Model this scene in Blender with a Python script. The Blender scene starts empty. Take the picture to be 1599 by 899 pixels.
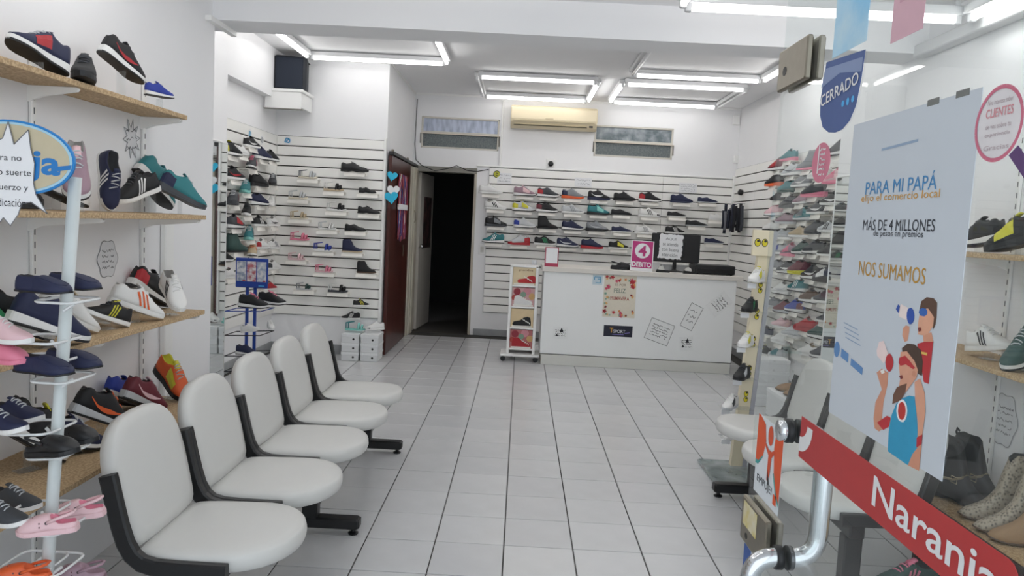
import bpy, math, random
from mathutils import Matrix, Vector, Euler
random.seed(4)
R = math.radians
scene = bpy.context.scene
COL = scene.collection

# ------------------------------------------------------------------ camera, world, exposure
CAM_H, FPX = 1.4446, 1167.17
RIGHT = Vector((0.99862114, 0.01359843, 0.05070397))
UP = Vector((-0.051695, 0.08667222, 0.99489474))
FWD = Vector((-0.00913438, 0.99614407, -0.08725568))
cam = bpy.data.cameras.new('camera')
cam.sensor_width = 36.0
cam.lens = FPX / 1599 * 36
cam.clip_start = 0.05
camo = bpy.data.objects.new('camera', cam)
COL.objects.link(camo)
camo.matrix_world = Matrix(((RIGHT.x, UP.x, -FWD.x, 0), (RIGHT.y, UP.y, -FWD.y, 0), (RIGHT.z, UP.z, -FWD.z, CAM_H), (0, 0, 0, 1)))
scene.camera = camo
world = bpy.data.worlds.new('world')
scene.world = world
world.use_nodes = True
bg = world.node_tree.nodes['Background']
bg.inputs[0].default_value = (0.86, 0.93, 1.0, 1)
bg.inputs[1].default_value = 2.0          # overcast daylight through the open shop front
TUBE_POWER = 13.5
scene.view_settings.view_transform = 'Standard'
scene.view_settings.look = 'None'
scene.view_settings.exposure = -0.18
scene.view_settings.gamma = 1.0
scene.view_settings.use_curve_mapping = False
scene.cycles.max_bounces = 10
scene.cycles.diffuse_bounces = 7
scene.cycles.transparent_max_bounces = 12

# ------------------------------------------------------------------ materials
def lin(h):
    h = h.lstrip('#')
    out = []
    for i in (0, 2, 4):
        c = int(h[i:i + 2], 16) / 255
        out.append(c / 12.92 if c <= 0.04045 else ((c + 0.055) / 1.055) ** 2.4)
    return (*out, 1)

MATS = {}
def mat(hexc, rough=0.5, metal=0.0, var=0.06, scale=40.0, bump=0.0, coat=0.0, name=None):
    """procedural material: a colour with noise-driven variation and fine relief"""
    key = (hexc, rough, metal, var, scale, bump, coat, name)
    if key in MATS:
        return MATS[key]
    m = bpy.data.materials.new(name or 'surface_' + hexc)
    m.use_nodes = True
    nt = m.node_tree
    b = nt.nodes['Principled BSDF']
    b.inputs['Roughness'].default_value = rough
    b.inputs['Metallic'].default_value = metal
    b.inputs['Coat Weight'].default_value = coat
    tc = nt.nodes.new('ShaderNodeTexCoord')
    nz = nt.nodes.new('ShaderNodeTexNoise')
    nz.inputs['Scale'].default_value = scale
    nz.inputs['Detail'].default_value = 3
    nt.links.new(tc.outputs['Object'], nz.inputs['Vector'])
    mx = nt.nodes.new('ShaderNodeMix')
    mx.data_type = 'RGBA'
    c = lin(hexc)
    mx.inputs['A'].default_value = (*[v * (1 - var) for v in c[:3]], 1)
    mx.inputs['B'].default_value = (*[min(1, v * (1 + var)) for v in c[:3]], 1)
    nt.links.new(nz.outputs['Fac'], mx.inputs['Factor'])
    nt.links.new(mx.outputs['Result'], b.inputs['Base Color'])
    if bump:
        bp = nt.nodes.new('ShaderNodeBump')
        bp.inputs['Strength'].default_value = bump
        bp.inputs['Distance'].default_value = 0.004
        nt.links.new(nz.outputs['Fac'], bp.inputs['Height'])
        nt.links.new(bp.outputs['Normal'], b.inputs['Normal'])
    MATS[key] = m
    return m

def two_tone(name, ha, hb, scale, rough=0.6, kind='noise', stretch=(1, 1, 1), lo=0.4, hi=0.6):
    if name in MATS:
        return MATS[name]
    m = bpy.data.materials.new(name)
    m.use_nodes = True
    nt = m.node_tree
    b = nt.nodes['Principled BSDF']
    b.inputs['Roughness'].default_value = rough
    tc = nt.nodes.new('ShaderNodeTexCoord')
    mp = nt.nodes.new('ShaderNodeMapping')
    mp.inputs['Scale'].default_value = stretch
    nt.links.new(tc.outputs['Object'], mp.inputs['Vector'])
    if kind == 'voronoi':
        nz = nt.nodes.new('ShaderNodeTexVoronoi'); out = nz.outputs['Distance']
    else:
        nz = nt.nodes.new('ShaderNodeTexNoise'); nz.inputs['Detail'].default_value = 6; out = nz.outputs['Fac']
    nz.inputs['Scale'].default_value = scale
    nt.links.new(mp.outputs['Vector'], nz.inputs['Vector'])
    cr = nt.nodes.new('ShaderNodeValToRGB')
    cr.color_ramp.elements[0].position = lo
    cr.color_ramp.elements[1].position = hi
    cr.color_ramp.elements[0].color = lin(ha)
    cr.color_ramp.elements[1].color = lin(hb)
    nt.links.new(out, cr.inputs['Fac'])
    nt.links.new(cr.outputs['Color'], b.inputs['Base Color'])
    MATS[name] = m
    return m

def emit(name, col, strength):
    if name in MATS:
        return MATS[name]
    m = bpy.data.materials.new(name)
    m.use_nodes = True
    nt = m.node_tree
    nt.nodes.remove(nt.nodes['Principled BSDF'])
    e = nt.nodes.new('ShaderNodeEmission')
    e.inputs[0].default_value = (*col, 1)
    e.inputs[1].default_value = strength
    nt.links.new(e.outputs[0], nt.nodes['Material Output'].inputs['Surface'])
    MATS[name] = m
    return m

def glass(name, tint, haze, ior=1.45, rough=0.0):
    if name in MATS:
        return MATS[name]
    m = bpy.data.materials.new(name)
    m.use_nodes = True
    nt = m.node_tree
    nt.nodes.remove(nt.nodes['Principled BSDF'])
    N = nt.nodes.new
    tr = N('ShaderNodeBsdfTransparent'); tr.inputs[0].default_value = (*tint, 1)
    gl = N('ShaderNodeBsdfGlossy'); gl.inputs['Roughness'].default_value = rough
    fr = N('ShaderNodeFresnel'); fr.inputs['IOR'].default_value = ior
    di = N('ShaderNodeBsdfDiffuse'); di.inputs[0].default_value = (0.8, 0.85, 0.85, 1)
    nz = N('ShaderNodeTexNoise'); nz.inputs['Scale'].default_value = 3.0
    mt = N('ShaderNodeMath'); mt.operation = 'MULTIPLY'; mt.inputs[1].default_value = haze * 2
    nt.links.new(nz.outputs['Fac'], mt.inputs[0])
    ge = N('ShaderNodeNewGeometry'); inv = N('ShaderNodeMath'); inv.operation = 'SUBTRACT'; inv.inputs[0].default_value = 1.0
    nt.links.new(ge.outputs['Backfacing'], inv.inputs[1])
    ff = N('ShaderNodeMath'); ff.operation = 'MULTIPLY'; nt.links.new(fr.outputs[0], ff.inputs[0]); nt.links.new(inv.outputs[0], ff.inputs[1])
    m1 = N('ShaderNodeMixShader'); m2 = N('ShaderNodeMixShader')
    nt.links.new(ff.outputs[0], m1.inputs[0]); nt.links.new(tr.outputs[0], m1.inputs[1]); nt.links.new(gl.outputs[0], m1.inputs[2])
    nt.links.new(mt.outputs[0], m2.inputs[0]); nt.links.new(m1.outputs[0], m2.inputs[1]); nt.links.new(di.outputs[0], m2.inputs[2])
    nt.links.new(m2.outputs[0], nt.nodes['Material Output'].inputs['Surface'])
    MATS[name] = m
    return m

WALL = mat('eeeeef', 0.75, var=0.025, scale=2.5, bump=0.02)
CEIL = mat('efeff0', 0.85, var=0.02, scale=3)
SLAT = mat('f3f2ee', 0.45, var=0.02, scale=4)
GROOVE = mat('2c2926', 0.7)
WHITEP = mat('efefed', 0.35, var=0.02, scale=8)
PAPER = mat('e9eaec', 0.8, var=0.02, scale=30)
BLACKP = mat('141517', 0.42, var=0.2, scale=30)
INK = mat('2b2c30', 0.8)
CHROME = mat('d0d3d6', 0.14, 1.0, var=0.03, scale=6)
STEEL = mat('8d8679', 0.38, 1.0, var=0.1, scale=60)
VINYL = mat('cfcfcc', 0.42, var=0.02, scale=12, bump=0.03)
ACRYL = mat('f2efe8', 0.3, var=0.02)
CLEAR = glass('clear_acrylic', (0.97, 0.98, 0.98), 0.05)
DOORGLASS = glass('door_glass', (0.965, 0.985, 0.98), 0.012)
CHIP = two_tone('chipboard', 'a58a68', 'c9af8a', 130, 0.7)
MIRROR = mat('e4e8e8', 0.02, 1.0, var=0.0, name='mirror_silver')
CREAM = mat('e3d9bd', 0.45, var=0.03, scale=6)

# ------------------------------------------------------------------ mesh builder
class MB:
    def __init__(s):
        s.v, s.f, s.m = [], [], []
    def add(s, vs, fs, mi=0):
        o = len(s.v)
        s.v += [tuple(p) for p in vs]
        s.f += [tuple(i + o for i in f) for f in fs]
        s.m += [mi] * len(fs)
        return s
    def box(s, x0, x1, y0, y1, z0, z1, mi=0):
        vs = [(x, y, z) for z in (z0, z1) for y in (y0, y1) for x in (x0, x1)]
        return s.add(vs, [(0, 2, 3, 1), (4, 5, 7, 6), (0, 1, 5, 4), (2, 6, 7, 3), (0, 4, 6, 2), (1, 3, 7, 5)], mi)
    def bbox(s, x0, x1, y0, y1, z0, z1, b=0.004, mi=0):
        """box with chamfered edges"""
        if x0 > x1: x0, x1 = x1, x0
        if y0 > y1: y0, y1 = y1, y0
        b = min(b, (x1 - x0) * .45, (y1 - y0) * .45, (z1 - z0) * .45)
        def ring(d, z):
            X0, X1, Y0_, Y1_ = x0 + d, x1 - d, y0 + d, y1 - d
            return [(X0 + b, Y0_, z), (X1 - b, Y0_, z), (X1, Y0_ + b, z), (X1, Y1_ - b, z), (X1 - b, Y1_, z), (X0 + b, Y1_, z), (X0, Y1_ - b, z), (X0, Y0_ + b, z)]
        return s.loft([ring(b, z0), ring(0, z0 + b), ring(0, z1 - b), ring(b, z1)], mi=mi)
    def loft(s, rings, caps=True, closed=True, mi=0):
        n = len(rings[0]); o = len(s.v); fs = []
        for r in rings: s.v += [tuple(p) for p in r]
        for k in range(len(rings) - 1):
            for i in range(n if closed else n - 1):
                j = (i + 1) % n
                fs.append((o + k * n + i, o + k * n + j, o + (k + 1) * n + j, o + (k + 1) * n + i))
        if caps:
            fs.append(tuple(o + i for i in reversed(range(n))))
            e = o + (len(rings) - 1) * n
            fs.append(tuple(e + i for i in range(n)))
        s.f += fs; s.m += [mi] * len(fs)
        return s
    def prism(s, pts, z0, z1, mi=0):
        return s.loft([[(x, y, z0) for x, y in pts], [(x, y, z1) for x, y in pts]], mi=mi)
    def tube(s, path, r, n=8, caps=True, mi=0, closed=False):
        path = [Vector(p) for p in path]; rings = []
        up = Vector((0, 0, 1)); prev = None
        N = len(path)
        for i, p in enumerate(path):
            a = path[(i - 1) % N] if (i > 0 or closed) else p
            b = path[(i + 1) % N] if (i < N - 1 or closed) else p
            t = (b - a).normalized()
            u = prev if prev is not None else (up if abs(t.z) < .9 else Vector((1, 0, 0)))
            u = (u - t * u.dot(t)).normalized(); w = t.cross(u); prev = u
            rr = r[i] if isinstance(r, (list, tuple)) else r
            rings.append([p + rr * (math.cos(2 * math.pi * k / n) * u + math.sin(2 * math.pi * k / n) * w) for k in range(n)])
        if closed:
            rings.append(rings[0]); caps = False
        return s.loft(rings, caps=caps, mi=mi)
    def sweep(s, path, prof, mi=0):
        """profile (a,b) carried along a path in the XZ plane: a = normal in plane, b = along Y"""
        rings = []
        for i, (x, y, z) in enumerate(path):
            a = path[max(0, i - 1)]; b = path[min(len(path) - 1, i + 1)]
            t = Vector((b[0] - a[0], 0, b[2] - a[2])).normalized(); nrm = Vector((t.z, 0, -t.x))
            rings.append([(x + nrm.x * p, y + q, z + nrm.z * p) for p, q in prof])
        return s.loft(rings, mi=mi)
    def lathe(s, prof, n=16, c=(0, 0, 0), mi=0):
        rings = [[(c[0] + r * math.cos(2 * math.pi * k / n), c[1] + r * math.sin(2 * math.pi * k / n), c[2] + z) for k in range(n)] for r, z in prof]
        return s.loft(rings, mi=mi)
    def poly(s, pts, z=0.0, mi=0):
        a = sum(pts[i][0] * pts[(i + 1) % len(pts)][1] - pts[(i + 1) % len(pts)][0] * pts[i][1] for i in range(len(pts)))
        if a < 0: pts = pts[::-1]
        return s.add([(x, y, z) for x, y in pts], [tuple(range(len(pts)))], mi)
    def strokes(s, lines, w, z=0.0, mi=0):
        for (x0, y0), (x1, y1) in lines:
            d = math.hypot(x1 - x0, y1 - y0) or 1e-6
            nx, ny = -(y1 - y0) / d * w / 2, (x1 - x0) / d * w / 2
            s.poly([(x0 + nx, y0 + ny), (x0 - nx, y0 - ny), (x1 - nx, y1 - ny), (x1 + nx, y1 + ny)], z, mi)
        return s
    def xf(s, M, start=0):
        s.v[start:] = [tuple(M @ Vector(p)) for p in s.v[start:]]
        return s
    def mesh(s, name, mats=None, smooth=False):
        me = bpy.data.meshes.new(name)
        me.from_pydata(s.v, [], s.f)
        for m in (mats or []): me.materials.append(m)
        if s.m and max(s.m) > 0: me.polygons.foreach_set('material_index', s.m)
        if smooth: me.polygons.foreach_set('use_smooth', [True] * len(me.polygons))
        me.update()
        return me
    def build(s, name, m, parent=None, M=None, smooth=False):
        mats = m if isinstance(m, (list, tuple)) else [m]
        return link(name, s.mesh(name, mats, smooth), parent, M)

def link(name, data, parent=None, M=None):
    o = bpy.data.objects.new(name, data)
    COL.objects.link(o)
    if parent: o.parent = parent
    if M is not None: o.matrix_local = M
    return o
def thing(name, label, cat, M=None, group=None):
    if M is not None and not isinstance(M, Matrix): M = Matrix.Translation(M)
    o = link(name, None, None, M)
    o.empty_display_size = 0.05
    return tag(o, label, cat, group)
def tag(o, label, cat, group=None):
    o['label'] = label; o['category'] = cat
    if group: o['group'] = group
    return o
def struct(o):
    o['kind'] = 'structure'
    return o
def onmat(o, *mats):
    for i, m in enumerate(mats):
        o.material_slots[i].link = 'OBJECT'; o.material_slots[i].material = m
def frame(kind, p):
    """sheet frame: local x to the reader's right, y up, z out of the surface"""
    ex, n = {'Y': ((1, 0, 0), (0, -1, 0)), 'R': ((0, -1, 0), (-1, 0, 0)), 'L': ((0, 1, 0), (1, 0, 0))}[kind]
    return Matrix(((ex[0], 0, n[0], p[0]), (ex[1], 0, n[1], p[1]), (ex[2], 1, n[2], p[2]), (0, 0, 0, 1)))
def ell(cx, cy, rx, ry, n=20, a0=0.0, a1=2 * math.pi):
    full = abs(a1 - a0 - 2 * math.pi) < 1e-6
    m = n if full else n + 1
    return [(cx + rx * math.cos(a0 + (a1 - a0) * i / n), cy + ry * math.sin(a0 + (a1 - a0) * i / n)) for i in range(m)]
def rrect(x0, x1, y0, y1, r, n=4):
    out = []
    for cx, cy, a in ((x1 - r, y0 + r, -90), (x1 - r, y1 - r, 0), (x0 + r, y1 - r, 90), (x0 + r, y0 + r, 180)):
        out += [(cx + r * math.cos(R(a + 90 * k / n)), cy + r * math.sin(R(a + 90 * k / n))) for k in range(n + 1)]
    return out
TEXTS = {}
def text_mesh(t, bold=0.0):
    if (t, bold) not in TEXTS:
        cu = bpy.data.curves.new('lettering', 'FONT')
        cu.body = t; cu.size = 1.0; cu.offset = bold; cu.resolution_u = 3
        o = bpy.data.objects.new('lettering', cu); COL.objects.link(o)
        dg = bpy.context.evaluated_depsgraph_get()
        me = bpy.data.meshes.new_from_object(o.evaluated_get(dg))
        vs = [tuple(v.co) for v in me.vertices]; fs = [tuple(p.vertices) for p in me.polygons]
        bpy.data.objects.remove(o); bpy.data.curves.remove(cu); bpy.data.meshes.remove(me)
        TEXTS[(t, bold)] = (vs, fs)
    return TEXTS[(t, bold)]
def text(parent, t, m, x0, x1, yc, h, z=0.002, bold=0.0, rot=0.0, name='lettering'):
    """lettering fitted to x0..x1, cap height about h, centred on yc"""
    vs, fs = text_mesh(t, bold)
    if not vs: return
    ax, bx = min(v[0] for v in vs), max(v[0] for v in vs); ay, by = min(v[1] for v in vs), max(v[1] for v in vs)
    sx = (x1 - x0) / (bx - ax); sy = h / (by - ay)
    mb = MB(); cx, c, s_ = (x0 + x1) / 2, math.cos(rot), math.sin(rot)
    pts = []
    for v in vs:
        dx, dy = (v[0] - ax) * sx - (x1 - x0) / 2, (v[1] - ay) * sy - h / 2
        pts.append((cx + dx * c - dy * s_, yc + dx * s_ + dy * c, z))
    mb.add(pts, fs)
    return mb.build(name, m, parent)
def scribble(mb, x0, x1, y0, y1, rows, z=0.0015, w=0.002, seed=0):
    rnd = random.Random(seed)
    for k in range(rows):
        yy = y1 - (k + .5) * (y1 - y0) / rows; hh = (y1 - y0) / rows * .28
        x = x0; p = (x, yy)
        while x < x1:
            x += rnd.uniform(.3, .8) * hh * 1.4
            q = (min(x, x1), yy + rnd.uniform(-hh, hh))
            if rnd.random() < .8: mb.strokes([(p, q)], w, z)
            p = q
    return mb

SHOES = [
    (-0.408, 9.28, 1.778, 0, 0, 0, 0.29, 'court', 'W', 'W', 'L', 'l', 'plain white low sneaker with thick laces on the back slat wall', 'back', 1),
    (0.011, 9.28, 1.776, 0, 0, 0, 0.27, 'runner', 'V', 'W', 'Q', 'lp', 'pink and mauve mesh runner on the back slat wall', 'back', 1),
    (0.303, 9.28, 1.775, 0, 0, 0, 0.27, 'runner', 'D', 'W', 'R', 'lh', 'charcoal runner with red heel on the back slat wall', 'back', 1),
    (0.604, 9.28, 1.774, 0, 0, 0, 0.27, 'runner', 'G', 'O', 'N', 'lh', 'grey runner with bright orange sole on the back slat wall', 'back', 1),
    (0.927, 9.28, 1.771, 0, 0, 0, 0.27, 'runner', 'K', 'N', 'W', 'lw', 'black runner with white side mark and dark sole on the back slat wall', 'back', 1),
    (1.243, 9.28, 1.775, 0, 0, 0, 0.27, 'court', 'K', 'K', 'K', 'l', 'all black laced leather shoe on the back slat wall', 'back', 1),
    (1.555, 9.28, 1.779, 0, 0, 0, 0.27, 'runner', 'K', 'W', 'R', 'lh', 'black runner with red heel and white sole on the back slat wall', 'back', 1),
    (1.943, 9.28, 1.787, 0, 0, 0, 0.27, 'court', 'N', 'N', 'N', 'l', 'all navy laced canvas sneaker on the back slat wall', 'back', 1),
    (2.265, 9.28, 1.803, 0, 0, 0, 0.25, 'plim', 'N', 'L', 'W', '', 'navy slip-on plimsoll on the back slat wall', 'back', 1),
    (-0.344, 9.28, 1.592, 0, 0, 0, 0.27, 'court', 'W', 'W', 'K', 'ls', 'white sneaker with three black stripes by the light switch on the back slat wall', 'back', 1),
    (0.005, 9.28, 1.59, 0, 0, 0, 0.27, 'runner', 'L', 'W', 'Y', 'lhp', 'light grey runner with yellow heel on the back slat wall', 'back', 1),
    (0.298, 9.28, 1.589, 0, 0, 0, 0.27, 'runner', 'K', 'W', 'M', 'lh', 'black runner with maroon heel on the back slat wall', 'back', 1),
    (0.614, 9.28, 1.59, 0, 0, 0, 0.27, 'court', 'L', 'W', 'G', 'lst', 'pale grey sneaker with grey stripes on the back slat wall', 'back', 1),
    (0.931, 9.28, 1.59, 0, 0, 0, 0.27, 'runner', 'T', 'K', 'A', 'lp', 'teal runner with black sole on the back slat wall', 'back', 1),
    (1.214, 9.28, 1.604, 0, 0, 0, 0.25, 'plim', 'K', 'K', 'G', '', 'black slip-on with grey elastic on the back slat wall', 'back', 1),
    (1.562, 9.28, 1.596, 0, 0, 0, 0.27, 'court', 'W', 'W', 'K', 'lst', 'white sneaker with black stripes and black toe on the back slat wall', 'back', 1),
    (1.9, 9.28, 1.612, 0, 0, 0, 0.24, 'plim', 'K', 'W', 'K', '', 'black canvas slip-on with white line on the back slat wall', 'back', 1),
    (2.39, 9.28, 1.597, 0, 0, 0, 0.2, 'court', 'W', 'W', 'L', 'l', 'small white sneaker on the back slat wall', 'back', 1),
    (2.149, 9.28, 1.51, 0, 0, 0, 0.27, 'plim', 'K', 'L', 'W', '', 'low black ballet-cut slip-on on the back slat wall', 'back', 1),
    (-0.326, 9.28, 1.384, 0, 0, 0, 0.27, 'runner', 'K', 'D', 'G', 'lp', 'black runner with grey side panel on the back slat wall', 'back', 1),
    (0.031, 9.28, 1.384, 0, 0, 0, 0.27, 'runner', 'L', 'W', 'B', 'lh', 'pale grey runner with sky blue heel on the back slat wall', 'back', 1),
    (0.317, 9.28, 1.385, 0, 0, 0, 0.25, 'boot', 'K', 'K', 'K', '', 'black pull-on ankle boot on the back slat wall', 'back', 1),
    (0.626, 9.28, 1.385, 0, 0, 0, 0.27, 'runner', 'N', 'W', 'N', 'l', 'navy runner with thick white sole on the back slat wall', 'back', 1),
    (0.927, 9.28, 1.389, 0, 0, 0, 0.27, 'runner', 'G', 'K', 'L', 'lw', 'grey runner with black sole on the back slat wall', 'back', 1),
    (1.236, 9.28, 1.389, 0, 0, 0, 0.26, 'plim', 'N', 'W', 'N', 'l', 'dark purple canvas sneaker with white sole on the back slat wall', 'back', 1),
    (1.529, 9.28, 1.384, 0, 0, 0, 0.27, 'court', 'W', 'W', 'G', 'ls', 'white sneaker with three grey stripes on the back slat wall', 'back', 1),
    (1.891, 9.28, 1.406, 0, 0, 0, 0.24, 'court', 'K', 'W', 'W', 'ls', 'black sneaker with three white stripes above the monitor on the back slat wall', 'back', 1),
    (2.38, 9.28, 1.309, 0, 0, 0, 0.24, 'plim', 'N', 'L', 'K', '', 'flat navy pump with black strap on the back slat wall', 'back', 1),
    (-0.348, 9.28, 1.181, 180, 0, 0, 0.27, 'runner', 'T', 'W', 'W', 'ls', 'teal runner with three white stripes on the back slat wall', 'back', 1),
    (-0.029, 9.28, 1.173, 180, 0, 0, 0.27, 'runner', 'L', 'R', 'R', 'lht', 'grey and red runner with red sole on the back slat wall', 'back', 1),
    (0.296, 9.28, 1.186, 0, 0, 0, 0.27, 'court', 'K', 'W', 'E', 'ls', 'black sneaker with three green stripes on the back slat wall', 'back', 1),
    (0.575, 9.28, 1.174, 0, 0, 0, 0.27, 'runner', 'N', 'W', 'L', 'lw', 'navy runner with pale side mark on the back slat wall', 'back', 1),
    (0.877, 9.28, 1.172, 0, 0, 0, 0.27, 'runner', 'N', 'R', 'W', 'l', 'navy runner with red and white sole on the back slat wall', 'back', 1),
    (1.209, 9.28, 1.181, 0, 0, 0, 0.25, 'court', 'K', 'W', 'Y', 'lp', 'black sneaker with yellow patch on the back slat wall', 'back', 1),
    (1.526, 9.28, 1.182, 0, 0, 0, 0.25, 'court', 'K', 'W', 'K', 'l', 'black sneaker half hidden by the pink debit sign on the back slat wall', 'back', 1),
    (-1.693, 7.5, 1.863, 0, 0, 0, 0.27, 'dress', 'K', 'K', 'K', 'l', 'large black lace-up school shoe on the slat wall beside the brown door', 'alcove', 1),
    (-2.158, 7.5, 1.775, 0, 0, 0, 0.19, 'sandal', 'L', 'C', 'G', '', 'silver sandal with high straps on the slat wall beside the brown door', 'alcove', 1),
    (-1.898, 7.5, 1.664, 0, 0, 0, 0.2, 'sandal', 'K', 'S', 'W', '', 'black sandal with tan platform sole on the slat wall beside the brown door', 'alcove', 1),
    (-1.558, 7.5, 1.66, 0, 0, 0, 0.17, 'dress', 'K', 'K', 'K', 'j', 'small black bar shoe on the slat wall beside the brown door', 'alcove', 1),
    (-2.252, 7.5, 1.567, 0, 0, 0, 0.19, 'sandal', 'L', 'C', 'L', '', 'silver and cream sandal with open toe on the slat wall beside the brown door', 'alcove', 1),
    (-1.866, 7.5, 1.468, 0, 0, 0, 0.2, 'sandal', 'K', 'W', 'W', '', 'black and white two-strap sandal on the slat wall beside the brown door', 'alcove', 1),
    (-1.538, 7.5, 1.456, 0, 0, 0, 0.22, 'dress', 'K', 'K', 'K', 'l', 'black leather school shoe with rounded toe on the slat wall beside the brown door', 'alcove', 1),
    (-2.237, 7.5, 1.369, 0, 0, 0, 0.18, 'sandal', 'S', 'C', 'S', '', 'beige strappy sandal on the slat wall beside the brown door', 'alcove', 1),
    (-1.951, 7.5, 1.275, 0, 0, 0, 0.18, 'sandal', 'W', 'W', 'L', '', 'white two-strap sandal on the slat wall beside the brown door', 'alcove', 1),
    (-1.667, 7.5, 1.276, 0, 0, 0, 0.21, 'dress', 'K', 'K', 'K', '', 'black slip-on school shoe with low heel on the slat wall beside the brown door', 'alcove', 1),
    (-2.225, 7.5, 1.155, 0, 0, 0, 0.19, 'sandal', 'P', 'P', 'P', '', 'bright pink sandal with matching sole on the slat wall beside the brown door', 'alcove', 1),
    (-1.983, 7.5, 1.057, 0, 0, 0, 0.2, 'sandal', 'B', 'W', 'B', '', 'royal blue sport sandal on the slat wall beside the brown door', 'alcove', 1),
    (-1.692, 7.5, 1.063, 0, 0, 0, 0.2, 'boot', 'N', 'S', 'N', 'l', 'navy ankle boot with tan sole on the slat wall beside the brown door', 'alcove', 1),
    (-2.252, 7.5, 0.956, 0, 0, 0, 0.17, 'sandal', 'Q', 'Q', 'Q', '', 'pale pink sandal with crossed straps on the slat wall beside the brown door', 'alcove', 1),
    (-1.971, 7.5, 0.845, 0, 0, 0, 0.18, 'sandal', 'P', 'Q', 'P', '', 'pink padded sandal with pale sole on the slat wall beside the brown door', 'alcove', 1),
    (-1.543, 7.5, 0.86, 0, 0, 0, 0.19, 'boot', 'K', 'U', 'K', 'l', 'black suede ankle boot with brown sole on the slat wall beside the brown door', 'alcove', 1),
    (-2.167, 7.5, 0.659, 0, 0, 0, 0.16, 'sandal', 'F', 'L', 'G', '', 'grey green sandal on the slat wall beside the brown door', 'alcove', 1),
    (-1.825, 7.5, 0.651, 0, 0, 0, 0.2, 'sandal', 'K', 'D', 'W', '', 'black sandal with dark sole on the slat wall beside the brown door', 'alcove', 1),
    (-2.42, 6.186, 1.872, 90, 0, 0, 0.25, 'runner', 'K', 'W', 'Y', 'lh', 'black runner with neon yellow heel on the left slat wall by the mirror', 'left', 1),
    (-2.42, 6.425, 1.896, 90, 0, 0, 0.2, 'court', 'W', 'W', 'R', 'l', 'white sneaker with red tongue on the left slat wall by the mirror', 'left', 1),
    (-2.42, 6.656, 1.982, 90, 0, 0, 0.22, 'court', 'K', 'W', 'W', 'lw', 'black sneaker with white side mark on the left slat wall by the mirror', 'left', 1),
    (-2.42, 6.928, 1.899, 90, 0, 0, 0.25, 'runner', 'N', 'W', 'N', 'l', 'navy knit runner with white sole on the left slat wall by the mirror', 'left', 1),
    (-2.42, 7.177, 1.909, 90, 0, 0, 0.22, 'runner', 'K', 'W', 'K', 'l', 'black knit runner with thin white sole on the left slat wall by the mirror', 'left', 1),
    (-2.42, 6.663, 1.798, -90, 0, 0, 0.25, 'runner', 'D', 'W', 'P', 'lh', 'charcoal runner with coral heel on the left slat wall by the mirror', 'left', 1),
    (-2.42, 6.258, 1.68, 90, 0, 0, 0.25, 'court', 'K', 'W', 'R', 'lw', 'black sneaker with red side mark on the left slat wall by the mirror', 'left', 1),
    (-2.42, 6.853, 1.653, 90, 0, 0, 0.25, 'runner', 'K', 'K', 'K', 'l', 'all black running shoe on the left slat wall by the mirror', 'left', 1),
    (-2.42, 7.228, 1.681, -90, 0, 0, 0.24, 'runner', 'D', 'K', 'G', 'l', 'dark grey shoe with black sole on the left slat wall by the mirror', 'left', 1),
    (-2.42, 6.523, 1.58, -90, 0, 0, 0.25, 'runner', 'T', 'A', 'G', 'l', 'grey teal runner with mint sole on the left slat wall by the mirror', 'left', 1),
    (-2.42, 6.866, 1.482, 90, 0, 0, 0.25, 'runner', 'N', 'W', 'N', '', 'navy slip-on runner on the left slat wall by the mirror', 'left', 1),
    (-2.42, 7.197, 1.479, -90, 0, 0, 0.22, 'court', 'W', 'W', 'L', 'l', 'white low trainer on the left slat wall by the mirror', 'left', 1),
    (-2.42, 6.247, 1.471, -90, 0, 0, 0.27, 'runner', 'D', 'D', 'M', 'lh', 'dark grey runner with maroon heel on the left slat wall by the mirror', 'left', 1),
    (-2.42, 6.563, 1.383, -90, 0, 0, 0.25, 'court', 'K', 'W', 'W', 'lw', 'black court shoe with white mark on the left slat wall by the mirror', 'left', 1),
    (-2.42, 6.299, 1.275, 90, 0, 0, 0.25, 'runner', 'D', 'W', 'R', 'lp', 'charcoal runner with red panel on the left slat wall by the mirror', 'left', 1),
    (-2.42, 6.886, 1.291, 90, 0, 0, 0.22, 'court', 'K', 'W', 'W', 'ls', 'black sneaker with white stripes on the left slat wall by the mirror', 'left', 1),
    (-2.42, 7.269, 1.289, 90, 0, 0, 0.22, 'court', 'W', 'W', 'K', 'lw', 'white sneaker with black side mark on the left slat wall by the mirror', 'left', 1),
    (-2.42, 6.636, 1.173, -90, 0, 0, 0.25, 'runner', 'T', 'A', 'N', 'lp', 'dark teal runner with mint sole on the left slat wall by the mirror', 'left', 1),
    (-2.42, 6.356, 1.071, 90, 0, 0, 0.25, 'boot', 'F', 'K', 'K', 'l', 'dark green hiking shoe on the left slat wall by the mirror', 'left', 1),
    (-2.42, 6.972, 1.08, 90, 0, 0, 0.22, 'court', 'W', 'W', 'R', 'lh', 'white sneaker with red heel on the left slat wall by the mirror', 'left', 1),
    (-2.42, 7.307, 1.068, 90, 0, 0, 0.22, 'court', 'W', 'W', 'G', 'ls', 'white sneaker with grey stripes on the left slat wall by the mirror', 'left', 1),
    (-2.42, 6.722, 1.027, -90, 0, 0, 0.25, 'runner', 'S', 'W', 'O', 'lp', 'beige and orange runner above the blue rack on the left slat wall by the mirror', 'left', 1),
    (-2.42, 7.308, 0.866, 90, 0, 0, 0.22, 'court', 'W', 'W', 'D', 'lh', 'white sneaker with dark heel on the left slat wall by the mirror', 'left', 1),
    (-2.42, 6.085, 1.006, 90, 0, 0, 0.2, 'runner', 'K', 'W', 'K', 'l', 'small black runner touching the mirror edge on the left slat wall by the mirror', 'left', 1),
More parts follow.
